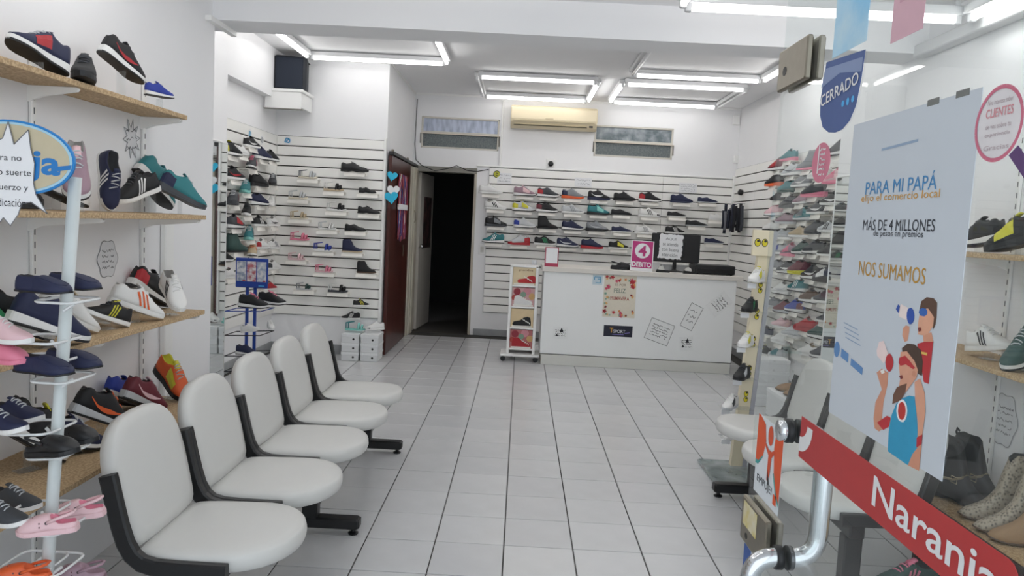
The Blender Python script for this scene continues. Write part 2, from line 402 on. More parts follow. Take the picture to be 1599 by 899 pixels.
    (-2.42, 6.217, 0.861, 90, 0, 0, 0.2, 'court', 'W', 'W', 'Q', 'l', 'white sneaker with pink laces on the left slat wall by the mirror', 'left', 1),
    (-2.42, 7.22, 0.671, 90, 0, 0, 0.2, 'court', 'R', 'W', 'R', 'l', 'red canvas sneaker on the left slat wall by the mirror', 'left', 1),
    (2.51, 7.553, 2.09, 90, 0, 0, 0.25, 'runner', 'M', 'W', 'R', 'lp', 'dark red high runner on the right slat wall', 'right', 1),
    (2.51, 7.626, 1.94, 90, 0, 0, 0.25, 'runner', 'K', 'O', 'K', 'l', 'black runner with orange sole on the right slat wall', 'right', 1),
    (2.51, 7.479, 1.79, 90, 0, 0, 0.2, 'court', 'K', 'K', 'K', 'l', 'small black trainer on the right slat wall', 'right', 1),
    (2.51, 7.553, 1.64, 90, 0, 0, 0.25, 'runner', 'Q', 'W', 'P', 'l', 'pale pink knit runner on the right slat wall', 'right', 1),
    (2.51, 7.584, 1.485, 90, 0, 0, 0.25, 'court', 'W', 'K', 'W', 'l', 'white sneaker with black outsole on the right slat wall', 'right', 1),
    (2.51, 7.26, 2.161, 90, 0, 0, 0.22, 'runner', 'T', 'P', 'G', 'l', 'grey green runner with pink sole on the right slat wall', 'right', 1),
    (2.51, 6.759, 2.039, 90, 0, 0, 0.25, 'boot', 'G', 'P', 'T', '', 'blue grey high-top with pink sole on the right slat wall', 'right', 1),
    (2.51, 7.154, 2.011, 90, 0, 0, 0.25, 'runner', 'L', 'W', 'G', 'lw', 'light grey runner with pale mark on the right slat wall', 'right', 1),
    (2.51, 6.474, 1.943, 90, 0, 0, 0.25, 'court', 'W', 'W', 'L', 'l', 'plain white trainer by the pink sticker on the right slat wall', 'right', 1),
    (2.51, 6.127, 2.111, 90, 0, 0, 0.25, 'runner', 'D', 'W', 'G', 'l', 'dark grey runner on the highest ledge on the right slat wall', 'right', 1),
    (2.51, 6.14, 1.886, 90, 0, 0, 0.25, 'runner', 'Q', 'P', 'P', 'lp', 'light pink runner with pink panel on the right slat wall', 'right', 1),
    (2.51, 7.223, 1.861, 90, 0, 0, 0.25, 'runner', 'T', 'F', 'A', 'l', 'sea green runner on the right slat wall', 'right', 1),
    (2.51, 6.869, 1.889, 90, 0, 0, 0.25, 'runner', 'G', 'W', 'W', 'lw', 'mid grey runner with white mark on the right slat wall', 'right', 1),
    (2.51, 6.561, 1.793, 90, 0, 0, 0.29, 'runner', 'D', 'P', 'G', 'l', 'dark grey runner with dusty pink sole on the right slat wall', 'right', 1),
    (2.51, 6.451, 1.643, 90, 0, 0, 0.25, 'court', 'D', 'W', 'W', 'lw', 'dark grey sneaker with white tick on the right slat wall', 'right', 1),
    (2.51, 6.157, 1.713, 90, 0, 0, 0.25, 'court', 'K', 'W', 'W', 'lw', 'black sneaker with broad white tick on the right slat wall', 'right', 1),
    (2.51, 7.139, 1.711, 90, 0, 0, 0.25, 'runner', 'D', 'D', 'K', 'l', 'all charcoal runner on the right slat wall', 'right', 1),
    (2.51, 6.85, 1.739, 90, 0, 0, 0.2, 'runner', 'V', 'W', 'P', 'l', 'mauve runner with pink laces on the right slat wall', 'right', 1),
    (2.51, 5.901, 1.661, 90, 0, 0, 0.2, 'runner', 'O', 'O', 'R', 'l', 'orange red runner on the right slat wall', 'right', 1),
    (2.51, 7.211, 1.561, 90, 0, 0, 0.25, 'court', 'V', 'L', 'V', 'l', 'dusty mauve trainer on the right slat wall', 'right', 1),
    (2.51, 6.75, 1.589, 90, 0, 0, 0.25, 'runner', 'T', 'L', 'G', 'lp', 'grey teal runner with pale sole on the right slat wall', 'right', 1),
    (2.51, 7.265, 1.411, 90, 0, 0, 0.25, 'court', 'L', 'W', 'W', 'l', 'pale grey trainer on the right slat wall', 'right', 1),
    (2.51, 6.816, 1.439, 90, 0, 0, 0.25, 'court', 'S', 'W', 'L', 'l', 'beige grey trainer on the right slat wall', 'right', 1),
    (2.51, 6.453, 1.475, 90, 0, 0, 0.25, 'runner', 'D', 'D', 'L', 'l', 'dark grey padded runner with pale laces on the right slat wall', 'right', 1),
    (2.51, 6.185, 1.493, 90, 0, 0, 0.22, 'court', 'L', 'W', 'K', 'ls', 'light grey sneaker with black stripes on the right slat wall', 'right', 1),
    (2.51, 7.306, 1.261, 90, 0, 0, 0.25, 'runner', 'L', 'W', 'B', 'lp', 'light blue grey runner on the right slat wall', 'right', 1),
    (2.51, 6.736, 1.289, 90, 0, 0, 0.25, 'runner', 'F', 'W', 'T', 'l', 'dark teal runner with white sole on the right slat wall', 'right', 1),
    (2.51, 7.021, 1.261, 90, 0, 0, 0.25, 'runner', 'V', 'P', 'P', 'lp', 'mauve runner with pink sole and panel on the right slat wall', 'right', 1),
    (2.51, 6.451, 1.304, 90, 0, 0, 0.25, 'runner', 'D', 'W', 'K', 'l', 'black grey runner with wavy white sole on the right slat wall', 'right', 1),
    (2.51, 6.159, 1.298, 90, 0, 0, 0.22, 'court', 'K', 'W', 'W', 'l', 'black low trainer with white laces on the right slat wall', 'right', 1),
    (2.51, 7.346, 1.111, 90, 0, 0, 0.25, 'court', 'G', 'W', 'L', 'l', 'mid grey trainer on the right slat wall', 'right', 1),
    (2.51, 6.759, 1.111, 90, 0, 0, 0.28, 'runner', 'M', 'Y', 'V', 'l', 'maroon runner with yellow sole on the right slat wall', 'right', 1),
    (2.51, 7.061, 1.097, 90, 0, 0, 0.25, 'runner', 'D', 'W', 'W', 'lw', 'dark grey runner with white side mark on the right slat wall', 'right', 1),
    (2.51, 6.457, 1.088, 90, 0, 0, 0.25, 'runner', 'K', 'W', 'W', 'lw', 'black runner with thick white midsole on the right slat wall', 'right', 1),
    (2.51, 6.161, 1.086, 90, 0, 0, 0.27, 'runner', 'D', 'K', 'W', 'lp', 'charcoal runner with white panel on the right slat wall', 'right', 1),
    (2.51, 5.945, 1.448, 90, 0, 0, 0.2, 'court', 'G', 'L', 'G', 'l', 'small grey trainer near the wall mirror on the right slat wall', 'right', 1),
    (2.51, 6.747, 0.956, 90, 0, 0, 0.25, 'runner', 'T', 'W', 'W', 'ls', 'teal runner with white stripes on the right slat wall', 'right', 1),
    (2.51, 7.157, 0.891, 90, 0, 0, 0.25, 'runner', 'W', 'W', 'L', 'lw', 'white chunky runner on the right slat wall', 'right', 1),
    (2.51, 6.459, 0.886, 90, 0, 0, 0.25, 'runner', 'U', 'W', 'G', 'l', 'brown grey runner on the right slat wall', 'right', 1),
    (2.51, 6.142, 0.913, 90, 0, 0, 0.25, 'court', 'D', 'W', 'W', 'lt', 'dark sneaker with white toe on the right slat wall', 'right', 1),
    (2.51, 7.346, 0.741, 90, 0, 0, 0.25, 'court', 'G', 'L', 'L', 'l', 'grey canvas trainer on the right slat wall', 'right', 1),
    (2.51, 6.776, 0.766, 90, 0, 0, 0.25, 'runner', 'B', 'W', 'M', 'lh', 'blue and purple runner with red heel on the right slat wall', 'right', 1),
    (2.51, 7.061, 0.725, 90, 0, 0, 0.25, 'runner', 'M', 'L', 'G', 'l', 'maroon grey runner on the right slat wall', 'right', 1),
    (2.51, 7.085, 0.575, 90, 0, 0, 0.25, 'court', 'Q', 'W', 'Q', 'l', 'faded pink trainer on the right slat wall', 'right', 1),
    (2.51, 6.491, 0.632, 90, 0, 0, 0.25, 'runner', 'R', 'R', 'W', 'l', 'bright red runner on the right slat wall', 'right', 1),
    (2.51, 6.206, 0.613, 90, 0, 0, 0.25, 'runner', 'F', 'W', 'K', 'l', 'dark green black runner on the right slat wall', 'right', 1),
    (2.51, 6.071, 0.763, 90, 0, 0, 0.2, 'court', 'D', 'W', 'K', 'l', 'small dark trainer beside the mirror on the right slat wall', 'right', 1),
    (2.51, 6.8, 0.53, 90, 0, 0, 0.25, 'court', 'L', 'W', 'L', 'l', 'off-white flat trainer on the right slat wall', 'right', 1),
    (2.51, 7.089, 0.425, 90, 0, 0, 0.25, 'court', 'W', 'W', 'W', 'l', 'bright white low shoe on the right slat wall', 'right', 1),
    (2.51, 7.112, 0.275, 90, 0, 0, 0.25, 'runner', 'L', 'W', 'T', 'lsp', 'pale blue striped runner with white sole on the right slat wall', 'right', 1),
    (2.51, 6.375, 0.432, 90, 0, 0, 0.25, 'court', 'W', 'W', 'S', 'l', 'white leather trainer low on the wall on the right slat wall', 'right', 1),
    (2.51, 6.087, 0.463, 90, 0, 0, 0.25, 'runner', 'D', 'W', 'G', 'lh', 'dark grey runner lowest on the wall on the right slat wall', 'right', 1),
    (2.51, 7.614, 0.716, 90, 0, 0, 0.22, 'court', 'K', 'W', 'W', 'lw', 'black and white trainer beside the yellow tower on the right slat wall', 'right', 1),
    (2.51, 7.542, 0.432, 90, 0, 0, 0.22, 'court', 'N', 'W', 'W', 'l', 'navy trainer beside the yellow tower on the right slat wall', 'right', 1),
    (2.51, 7.543, 0.238, 90, 0, 0, 0.22, 'court', 'K', 'W', 'Y', 'ls', 'black trainer with yellow stripes on the right slat wall', 'right', 1),
    (-1.53, 2.354, 1.872, -100, 15, 4, 0.222, 'runner', 'N', 'W', 'R', 'lp', 'navy runner with white sole and red tag, toe raised, on the top left wall shelf', 'shoes on the long left wall shelves', 0),
    (-1.53, 2.604, 1.842, -62, 0, 0, 0.24, 'court', 'K', 'K', 'K', 'l', 'glossy black laced sneaker facing out on the top left wall shelf', 'shoes on the long left wall shelves', 0),
    (-1.53, 2.84, 1.941, 70, -25, 0, 0.205, 'runner', 'K', 'W', 'R', 'lw', 'black runner with white sole and red heel, toe down, on the top left wall shelf', 'shoes on the long left wall shelves', 0),
    (-1.53, 3.139, 1.887, 58, 0, 0, 0.125, 'runner', 'B', 'W', 'W', 'l', 'tiny violet blue baby sneaker on the top left wall shelf', 'shoes on the long left wall shelves', 0),
    (-1.53, 2.195, 1.411, 75, 0, 0, 0.25, 'runner', 'K', 'K', 'Y', 'lp', 'black and yellow runner on the second left wall shelf', 'shoes on the long left wall shelves', 0),
    (-1.61, 2.575, 1.453, 70, -20, 0, 0.24, 'runner', 'W', 'W', 'R', 'lh', 'white runner with red heel behind the oval sign on the second left wall shelf', 'shoes on the long left wall shelves', 0),
    (-1.46, 2.44, 1.5, -58, -32, 0, 0.24, 'runner', 'V', 'W', 'Q', 'l', 'dusty mauve laced runner facing out on the second left wall shelf', 'shoes on the long left wall shelves', 0),
    (-1.53, 2.735, 1.515, -35, -78, 0, 0.21, 'court', 'N', 'W', 'W', 'lst', 'navy striped sneaker stood upright on its toe on the second left wall shelf', 'shoes on the long left wall shelves', 0),
    (-1.55, 3.011, 1.465, -105, -18, 0, 0.23, 'court', 'K', 'W', 'W', 'ls', 'black sneaker with white stripes, heel raised, on the second left wall shelf', 'shoes on the long left wall shelves', 0),
    (-1.62, 3.266, 1.502, 70, -42, 0, 0.25, 'runner', 'T', 'W', 'A', 'l', 'teal runner leaning behind the black striped sneaker on the second left wall shelf', 'shoes on the long left wall shelves', 0),
    (-1.47, 3.204, 1.47, 44, -24, 0, 0.22, 'runner', 'T', 'D', 'N', 'lh', 'teal runner with dark sole near shelf end on the second left wall shelf', 'shoes on the long left wall shelves', 0),
    (-1.6, 2.155, 1.078, 60, -25, 0, 0.22, 'runner', 'E', 'W', 'K', 'l', 'green sneaker at the near end on the third left wall shelf', 'shoes on the long left wall shelves', 0),
    (-1.58, 2.315, 1.033, 40, -28, 0, 0.22, 'runner', 'K', 'W', 'A', 'l', 'black sneaker with mint laces on the third left wall shelf', 'shoes on the long left wall shelves', 0),
    (-1.45, 2.275, 1.029, 58, -22, 0, 0.25, 'runner', 'N', 'W', 'N', '', 'navy slip-on runner with white sole on the third left wall shelf', 'shoes on the long left wall shelves', 0),
    (-1.53, 2.496, 1.036, 52, -30, 0, 0.22, 'court', 'W', 'W', 'S', 'l', 'off-white sneaker with tan lining on the third left wall shelf', 'shoes on the long left wall shelves', 0),
    (-1.59, 2.697, 1.011, 45, -18, 0, 0.18, 'plim', 'W', 'W', 'S', '', 'white slip-on flat with tan lining on the third left wall shelf', 'shoes on the long left wall shelves', 0),
    (-1.48, 2.655, 1.015, -108, 20, 0, 0.19, 'court', 'K', 'W', 'Y', 'ls', 'black sneaker with three yellow stripes on the third left wall shelf', 'shoes on the long left wall shelves', 0),
    (-1.48, 2.859, 1.025, 58, -22, 0, 0.23, 'court', 'W', 'W', 'O', 'ls', 'white sneaker with three coral stripes on the third left wall shelf', 'shoes on the long left wall shelves', 0),
    (-1.61, 3.212, 1.041, 72, -30, 0, 0.24, 'runner', 'K', 'W', 'R', 'lh', 'black runner with crimson heel on the third left wall shelf', 'shoes on the long left wall shelves', 0),
    (-1.45, 3.097, 1.055, -45, -28, 0, 0.22, 'court', 'W', 'W', 'K', 'ls', 'white sneaker with black stripes facing out on the third left wall shelf', 'shoes on the long left wall shelves', 0),
    (-1.53, 2.294, 0.664, 60, -40, 0, 0.27, 'runner', 'K', 'W', 'Y', 'lh', 'black runner with neon lime heel on the bottom left wall shelf', 'shoes on the long left wall shelves', 0),
    (-1.5, 2.47, 0.609, 48, -14, 0, 0.23, 'runner', 'N', 'W', 'D', 'l', 'navy runner with white midsole on the bottom left wall shelf', 'shoes on the long left wall shelves', 0),
    (-1.47, 2.598, 0.66, 60, -28, 0, 0.24, 'runner', 'K', 'L', 'O', 'lw', 'black runner with coral swoosh mark on the bottom left wall shelf', 'shoes on the long left wall shelves', 0),
    (-1.61, 2.996, 0.626, 85, -25, 0, 0.22, 'runner', 'B', 'W', 'O', 'l', 'purple runner with orange collar on the bottom left wall shelf', 'shoes on the long left wall shelves', 0),
    (-1.49, 2.94, 0.633, 68, -28, 0, 0.23, 'runner', 'M', 'L', 'Q', 'lw', 'maroon runner with pale stripes on the bottom left wall shelf', 'shoes on the long left wall shelves', 0),
    (-1.53, 3.271, 0.639, -30, -30, 0, 0.24, 'runner', 'O', 'K', 'Y', 'lp', 'bright orange football boot with yellow panel on the bottom left wall shelf', 'shoes on the long left wall shelves', 0),
    (-1.117, 1.74, 1.222, -12, 0, 0, 0.145, 'loafer', 'N', 'K', 'N', '', 'front navy suede loafer of the upper pair on the white pole stand', 'shoes on the white pole stand', 0),
    (-1.121, 1.87, 1.219, -12, 0, 0, 0.145, 'loafer', 'N', 'K', 'N', '', 'rear navy suede loafer of the upper pair on the white pole stand', 'shoes on the white pole stand', 0),
    (-1.117, 1.74, 1.029, -12, 0, 0, 0.155, 'loafer', 'N', 'K', 'N', '', 'front navy suede loafer of the lower pair on the white pole stand', 'shoes on the white pole stand', 0),
    (-1.124, 1.87, 1.02, -12, 0, 0, 0.155, 'loafer', 'N', 'K', 'N', '', 'rear navy suede loafer of the lower pair on the white pole stand', 'shoes on the white pole stand', 0),
    (-1.217, 1.74, 1.098, -5, 0, 0, 0.15, 'court', 'Q', 'W', 'Q', 'l', 'pale pink sneaker on the white pole stand', 'shoes on the white pole stand', 0),
    (-1.219, 1.74, 1.05, -5, 0, 0, 0.13, 'clog', 'P', 'P', 'P', '', 'small bright pink clog under the pink sneaker on the white pole stand', 'shoes on the white pole stand', 0),
    (-1.267, 1.87, 0.867, -12, 8, 0, 0.15, 'court', 'N', 'W', 'B', 'l', 'rear blue sneaker with striped white sole on the white pole stand', 'shoes on the white pole stand', 0),
    (-1.222, 1.74, 0.878, -12, 8, 0, 0.15, 'court', 'N', 'W', 'B', 'l', 'front blue sneaker with striped white sole on the white pole stand', 'shoes on the white pole stand', 0),
    (-1.096, 1.74, 0.831, -12, 9, 0, 0.14, 'clog', 'K', 'K', 'K', '', 'front black clog on the white pole stand', 'shoes on the white pole stand', 0),
    (-1.124, 1.87, 0.819, -12, 9, 0, 0.14, 'clog', 'K', 'K', 'K', '', 'rear black clog on the white pole stand', 'shoes on the white pole stand', 0),
    (-1.275, 1.87, 0.637, -12, 6, 0, 0.15, 'court', 'D', 'W', 'N', 'l', 'rear dark grey sneaker with white rim on the white pole stand', 'shoes on the white pole stand', 0),
    (-1.224, 1.74, 0.651, -12, 6, 0, 0.15, 'court', 'D', 'W', 'N', 'l', 'front dark grey sneaker with white rim on the white pole stand', 'shoes on the white pole stand', 0),
    (-1.11, 1.74, 0.638, 190, -5, 0, 0.135, 'clog', 'Q', 'Q', 'P', '', 'front pale pink clog with dark rivets on the white pole stand', 'shoes on the white pole stand', 0),
    (-1.117, 1.87, 0.623, 190, -5, 0, 0.135, 'clog', 'Q', 'Q', 'P', '', 'rear pale pink clog with dark rivets on the white pole stand', 'shoes on the white pole stand', 0),
    (-1.177, 1.74, 0.511, 190, 0, 0, 0.13, 'clog', 'O', 'O', 'O', '', 'coral clog lowest on the white pole stand', 'shoes on the white pole stand', 0),
    (-1.114, 1.87, 0.454, 190, 0, 0, 0.13, 'clog', 'V', 'V', 'V', '', 'mauve clog lowest on the white pole stand', 'shoes on the white pole stand', 0),
    (-1.961, 5.5, 0.716, -8, 0, 0, 0.23, 'runner', 'K', 'W', 'P', 'l', 'front black knit runner with pink lining on the blue rack', 'shoes on the blue wire rack', 0),
    (-1.878, 5.66, 0.727, -8, 0, 0, 0.22, 'runner', 'K', 'W', 'P', 'l', 'rear black knit runner with pink lining on the blue rack', 'shoes on the blue wire rack', 0),
    (-1.98, 5.5, 0.533, -8, 10, 0, 0.15, 'court', 'W', 'W', 'R', 'l', 'white sneaker with red tag on the blue rack', 'shoes on the blue wire rack', 0),
    (-1.886, 5.66, 0.539, -60, 0, 0, 0.14, 'court', 'W', 'W', 'K', 'l', 'white sneaker with black collar on the blue rack', 'shoes on the blue wire rack', 0),
    (-2.007, 5.5, 0.36, -10, 0, 0, 0.17, 'runner', 'N', 'W', 'N', '', 'navy slip-on runner on the blue rack', 'shoes on the blue wire rack', 0),
    (-1.927, 5.62, 0.233, -60, 0, 0, 0.16, 'runner', 'K', 'W', 'P', 'l', 'black and pink runner on the lowest blue rack loop', 'shoes on the blue wire rack', 0),
    (-1.584, 7.5, 0.523, 30, 0, 0, 0.17, 'court', 'K', 'W', 'Y', 'ls', 'black toddler sneaker with gold stripes above the shoe boxes', 'shoes around the white shoe boxes', 0),
    (-1.69, 7.5, 0.384, 200, 0, 0, 0.19, 'court', 'K', 'W', 'W', 'ls', 'black striped sneaker just above the shoe boxes', 'shoes around the white shoe boxes', 0),
    (-1.617, 7.42, 0.284, 5, 0, 0, 0.2, 'sandal', 'A', 'A', 'T', '', 'turquoise sandal on top of the shoe boxes', 'shoes around the white shoe boxes', 0),
    (-1.428, 7.44, 0.298, 215, 0, 0, 0.2, 'court', 'W', 'W', 'K', 'lt', 'white sneaker with black toe on top of the shoe boxes', 'shoes around the white shoe boxes', 0),
    (1.399, 4.42, 1.165, 235, 0, 0, 0.204, 'court', 'W', 'W', 'Y', 'lp', 'white sneaker with yellow patch at the top of the cream tower', 'shoes on the cream display tower', 0),
    (1.371, 4.42, 0.988, 235, 0, 0, 0.192, 'court', 'K', 'K', 'E', 'ls', 'black sneaker with green stripes on the cream tower', 'shoes on the cream display tower', 0),
    (1.365, 4.42, 0.78, 235, 0, 0, 0.192, 'court', 'W', 'W', 'Y', 'lp', 'white sneaker with yellow heel midway on the cream tower', 'shoes on the cream display tower', 0),
    (1.357, 4.42, 0.582, 235, 0, 0, 0.204, 'court', 'K', 'K', 'L', 'lp', 'black sneaker with grey patch on the cream tower', 'shoes on the cream display tower', 0),
    (1.302, 4.42, 0.4, 235, 0, 0, 0.192, 'court', 'W', 'L', 'D', 'lp', 'white trainer low on the cream tower', 'shoes on the cream display tower', 0),
    (1.316, 4.42, 0.22, 235, 0, 0, 0.168, 'court', 'W', 'W', 'L', 'l', 'white trainer lowest on the cream tower', 'shoes on the cream display tower', 0),
    (1.9, 3.131, 1.446, 100, -8, 0, 0.24, 'runner', 'K', 'W', 'D', 'l', 'black knit runner with white sole, upper right shelf', 'footwear on the front right wall shelves', 0),
    (1.84, 2.804, 1.448, 108, -15, 0, 0.25, 'runner', 'K', 'K', 'Y', 'lp', 'black runner with yellow sole stripe, upper right shelf', 'footwear on the front right wall shelves', 0),
    (1.9, 2.993, 1.025, -85, 10, 0, 0.24, 'court', 'W', 'W', 'K', 'ls', 'white sneaker with black stripes, lower right shelf', 'footwear on the front right wall shelves', 0),
    (1.9, 2.769, 1.04, 200, -25, 0, 0.24, 'runner', 'F', 'W', 'K', 'l', 'camouflage green runner, lower right shelf', 'footwear on the front right wall shelves', 0),
    (1.83, 2.96, 0.407, -62, 0, 0, 0.25, 'tall', 'K', 'K', 'G', 'b', 'black buckled ankle boot by the poster, dark platform', 'footwear on the front right wall shelves', 0),
    (1.93, 2.997, 0.407, -62, 0, 0, 0.25, 'tall', 'K', 'K', 'G', 'b', 'black buckled ankle boot beside the snakeskin pair, dark platform', 'footwear on the front right wall shelves', 0),
    (1.86, 2.781, 0.407, 168, 0, 0, 0.26, 'tall', 'SNAKE', 'U', 'G', '', 'far snakeskin cowboy boot on the dark platform', 'footwear on the front right wall shelves', 0),
    (1.84, 2.653, 0.407, 168, 0, 0, 0.26, 'tall', 'SNAKE', 'U', 'G', '', 'near snakeskin cowboy boot on the dark platform', 'footwear on the front right wall shelves', 0),
    (1.84, 2.57, 0.407, 168, 0, 0, 0.26, 'tall', 'TAN', 'U', 'G', '', 'tan suede cowboy boot on the dark platform', 'footwear on the front right wall shelves', 0),
]
POSTER_PRINT = [
    ('hair', '5a4032', 1, [(0.669, 1.352), (0.672, 1.364), (0.685, 1.371), (0.703, 1.371), (0.712, 1.366), (0.714, 1.347), (0.713, 1.337), (0.709, 1.329), (0.701, 1.343), (0.69, 1.356)]),
    ('face', 'd9a184', 2, [(0.672, 1.352), (0.692, 1.356), (0.708, 1.346), (0.708, 1.334), (0.698, 1.322), (0.688, 1.318), (0.673, 1.317), (0.67, 1.329), (0.67, 1.335), (0.671, 1.342)]),
    ('mask', '2f5fa8', 3, [(0.691, 1.351), (0.691, 1.348), (0.688, 1.346), (0.684, 1.344), (0.679, 1.344), (0.674, 1.344), (0.671, 1.346), (0.669, 1.348), (0.67, 1.351), (0.672, 1.353), (0.677, 1.355), (0.682, 1.355), (0.686, 1.355), (0.69, 1.353)]),
    ('neck', 'cf9478', 1, [(0.685, 1.318), (0.705, 1.325), (0.713, 1.312), (0.689, 1.307)]),
    ('shirt', 'b52f35', 2, [(0.673, 1.304), (0.689, 1.309), (0.712, 1.313), (0.712, 1.286), (0.711, 1.255), (0.699, 1.255), (0.692, 1.269), (0.679, 1.288)]),
    ('megaphone', '2b4fa0', 2, [(0.658, 1.342), (0.658, 1.336), (0.656, 1.332), (0.652, 1.329), (0.647, 1.328), (0.643, 1.33), (0.639, 1.334), (0.637, 1.339), (0.637, 1.344), (0.639, 1.349), (0.643, 1.351), (0.648, 1.352), (0.653, 1.35), (0.656, 1.346)]),
    ('megaphone', 'e6d6d0', 1, [(0.612, 1.345), (0.618, 1.354), (0.638, 1.351), (0.646, 1.332), (0.616, 1.335)]),
    ('megaphone', '2b4fa0', 3, [(0.605, 1.345), (0.61, 1.353), (0.616, 1.351), (0.614, 1.34)]),
    ('hand', 'cf9478', 1, [(0.63, 1.32), (0.637, 1.325), (0.647, 1.325), (0.648, 1.317), (0.646, 1.304), (0.638, 1.301), (0.63, 1.309)]),
    ('hair', '4a372c', 3, [(0.633, 1.291), (0.647, 1.3), (0.666, 1.302), (0.684, 1.297), (0.692, 1.282), (0.693, 1.262), (0.683, 1.263), (0.671, 1.276), (0.649, 1.288), (0.636, 1.284)]),
    ('face', 'd39a7f', 4, [(0.631, 1.285), (0.648, 1.289), (0.671, 1.279), (0.682, 1.268), (0.68, 1.257), (0.667, 1.243), (0.655, 1.23), (0.642, 1.229), (0.636, 1.236), (0.637, 1.247), (0.63, 1.263)]),
    ('mask', 'b52f35', 5, [(0.629, 1.276), (0.645, 1.282), (0.656, 1.278), (0.675, 1.27), (0.67, 1.267), (0.649, 1.27), (0.635, 1.265), (0.629, 1.268)]),
    ('beard', '6b4a3a', 5, [(0.64, 1.237), (0.657, 1.244), (0.655, 1.23), (0.644, 1.216), (0.622, 1.205), (0.622, 1.219), (0.63, 1.232)]),
    ('arm', 'c98d72', 1, [(0.564, 1.241), (0.579, 1.25), (0.6, 1.248), (0.601, 1.229), (0.594, 1.201), (0.594, 1.175), (0.602, 1.163), (0.589, 1.154), (0.574, 1.155), (0.568, 1.169), (0.569, 1.195), (0.585, 1.219)]),
    ('megaphone', 'e6d0cc', 2, [(0.558, 1.275), (0.563, 1.289), (0.577, 1.293), (0.598, 1.273), (0.583, 1.259), (0.561, 1.267)]),
    ('megaphone', 'b52f35', 3, [(0.613, 1.266), (0.612, 1.26), (0.61, 1.255), (0.606, 1.251), (0.601, 1.25), (0.595, 1.252), (0.591, 1.256), (0.589, 1.261), (0.589, 1.267), (0.591, 1.272), (0.596, 1.276), (0.601, 1.277), (0.606, 1.275), (0.61, 1.271)]),
    ('arm', 'd39a7f', 3, [(0.676, 1.25), (0.689, 1.258), (0.704, 1.241), (0.711, 1.217), (0.709, 1.19), (0.708, 1.169), (0.699, 1.167), (0.695, 1.197), (0.683, 1.223)]),
    ('cuff', 'b52f35', 3, [(0.581, 1.166), (0.609, 1.184), (0.62, 1.184), (0.618, 1.17), (0.602, 1.16)]),
    ('suit', '2f93b8', 2, [(0.622, 1.189), (0.632, 1.208), (0.646, 1.219), (0.665, 1.228), (0.68, 1.23), (0.689, 1.206), (0.698, 1.179), (0.701, 1.164), (0.689, 1.15), (0.68, 1.131), (0.621, 1.133), (0.618, 1.162)]),
    ('mouth', '7a2f2c', 5, [(0.671, 1.326), (0.678, 1.328), (0.681, 1.324), (0.675, 1.321)]),
    ('mouth', '7a2f2c', 6, [(0.634, 1.25), (0.642, 1.253), (0.645, 1.249), (0.639, 1.246)]),
    ('ear', 'c98d72', 5, [(0.678, 1.262), (0.678, 1.26), (0.677, 1.258), (0.675, 1.257), (0.672, 1.257), (0.67, 1.257), (0.668, 1.258), (0.668, 1.26), (0.668, 1.262), (0.669, 1.264), (0.671, 1.265), (0.673, 1.266), (0.675, 1.265), (0.677, 1.264)]),
    ('sash', 'd9b25a', 3, [(0.684, 1.295), (0.701, 1.296), (0.701, 1.292), (0.684, 1.292)]),
    ('cap_strap', 'e6e2da', 3, [(0.576, 1.246), (0.586, 1.251), (0.59, 1.246), (0.581, 1.242)]),
    ('emblem', 'e8e8e8', 4, [(0.665, 1.206), (0.665, 1.199), (0.662, 1.192), (0.657, 1.187), (0.65, 1.186), (0.643, 1.187), (0.638, 1.192), (0.635, 1.198), (0.635, 1.206), (0.639, 1.213), (0.644, 1.217), (0.651, 1.219), (0.657, 1.217), (0.662, 1.213)]),
    ('emblem', 'b8352f', 5, [(0.661, 1.205), (0.661, 1.199), (0.659, 1.194), (0.655, 1.19), (0.65, 1.189), (0.646, 1.19), (0.642, 1.194), (0.64, 1.199), (0.64, 1.205), (0.642, 1.211), (0.646, 1.214), (0.65, 1.215), (0.655, 1.214), (0.659, 1.21)]),
    ('waist', 'c98d72', 3, [(0.701, 1.164), (0.709, 1.185), (0.71, 1.133), (0.68, 1.131), (0.689, 1.15)]),
    ('cuff', 'b52f35', 4, [(0.696, 1.176), (0.709, 1.184), (0.71, 1.171), (0.698, 1.162)]),
]
POSTER_TEXT = [('PARA MI PAPÁ', '3f82b4', 0.469, 0.682, 1.5325, 0.0257),
 ('elijo el comercio local', 'c9963c', 0.457, 0.692, 1.512, 0.0152),
 ('MÁS DE 4 MILLONES', '2f3138', 0.472, 0.688, 1.472, 0.0214),
 ('de pesos en premios', '33353c', 0.511, 0.66, 1.456, 0.0124),
 ('NOS SUMAMOS', 'b98c3a', 0.471, 0.677, 1.399, 0.0235)]
# ------------------------------------------------------------------ the room
XL, XR, YB = -2.53, 2.62, 9.39
ZR, ZF = 2.98, 2.60

def holes_wall(name, axis, c0, c1, u0, u1, z1, holes, m=None):
    """wall slab between c0..c1 across, u0..u1 along, cut by rectangular openings"""
    us = sorted({u0, u1, *[h[0] for h in holes], *[h[1] for h in holes]})
    zs = sorted({0.0, z1, *[h[2] for h in holes], *[h[3] for h in holes]})
    mb = MB()
    for a, b in zip(us, us[1:]):
        for c, d in zip(zs, zs[1:]):
            if any(h[0] <= a and b <= h[1] and h[2] <= c and d <= h[3] for h in holes): continue
            if axis == 'Y': mb.box(a, b, c0, c1, c, d)
            else: mb.box(c0, c1, a, b, c, d)
    return struct(mb.build(name, m or WALL))

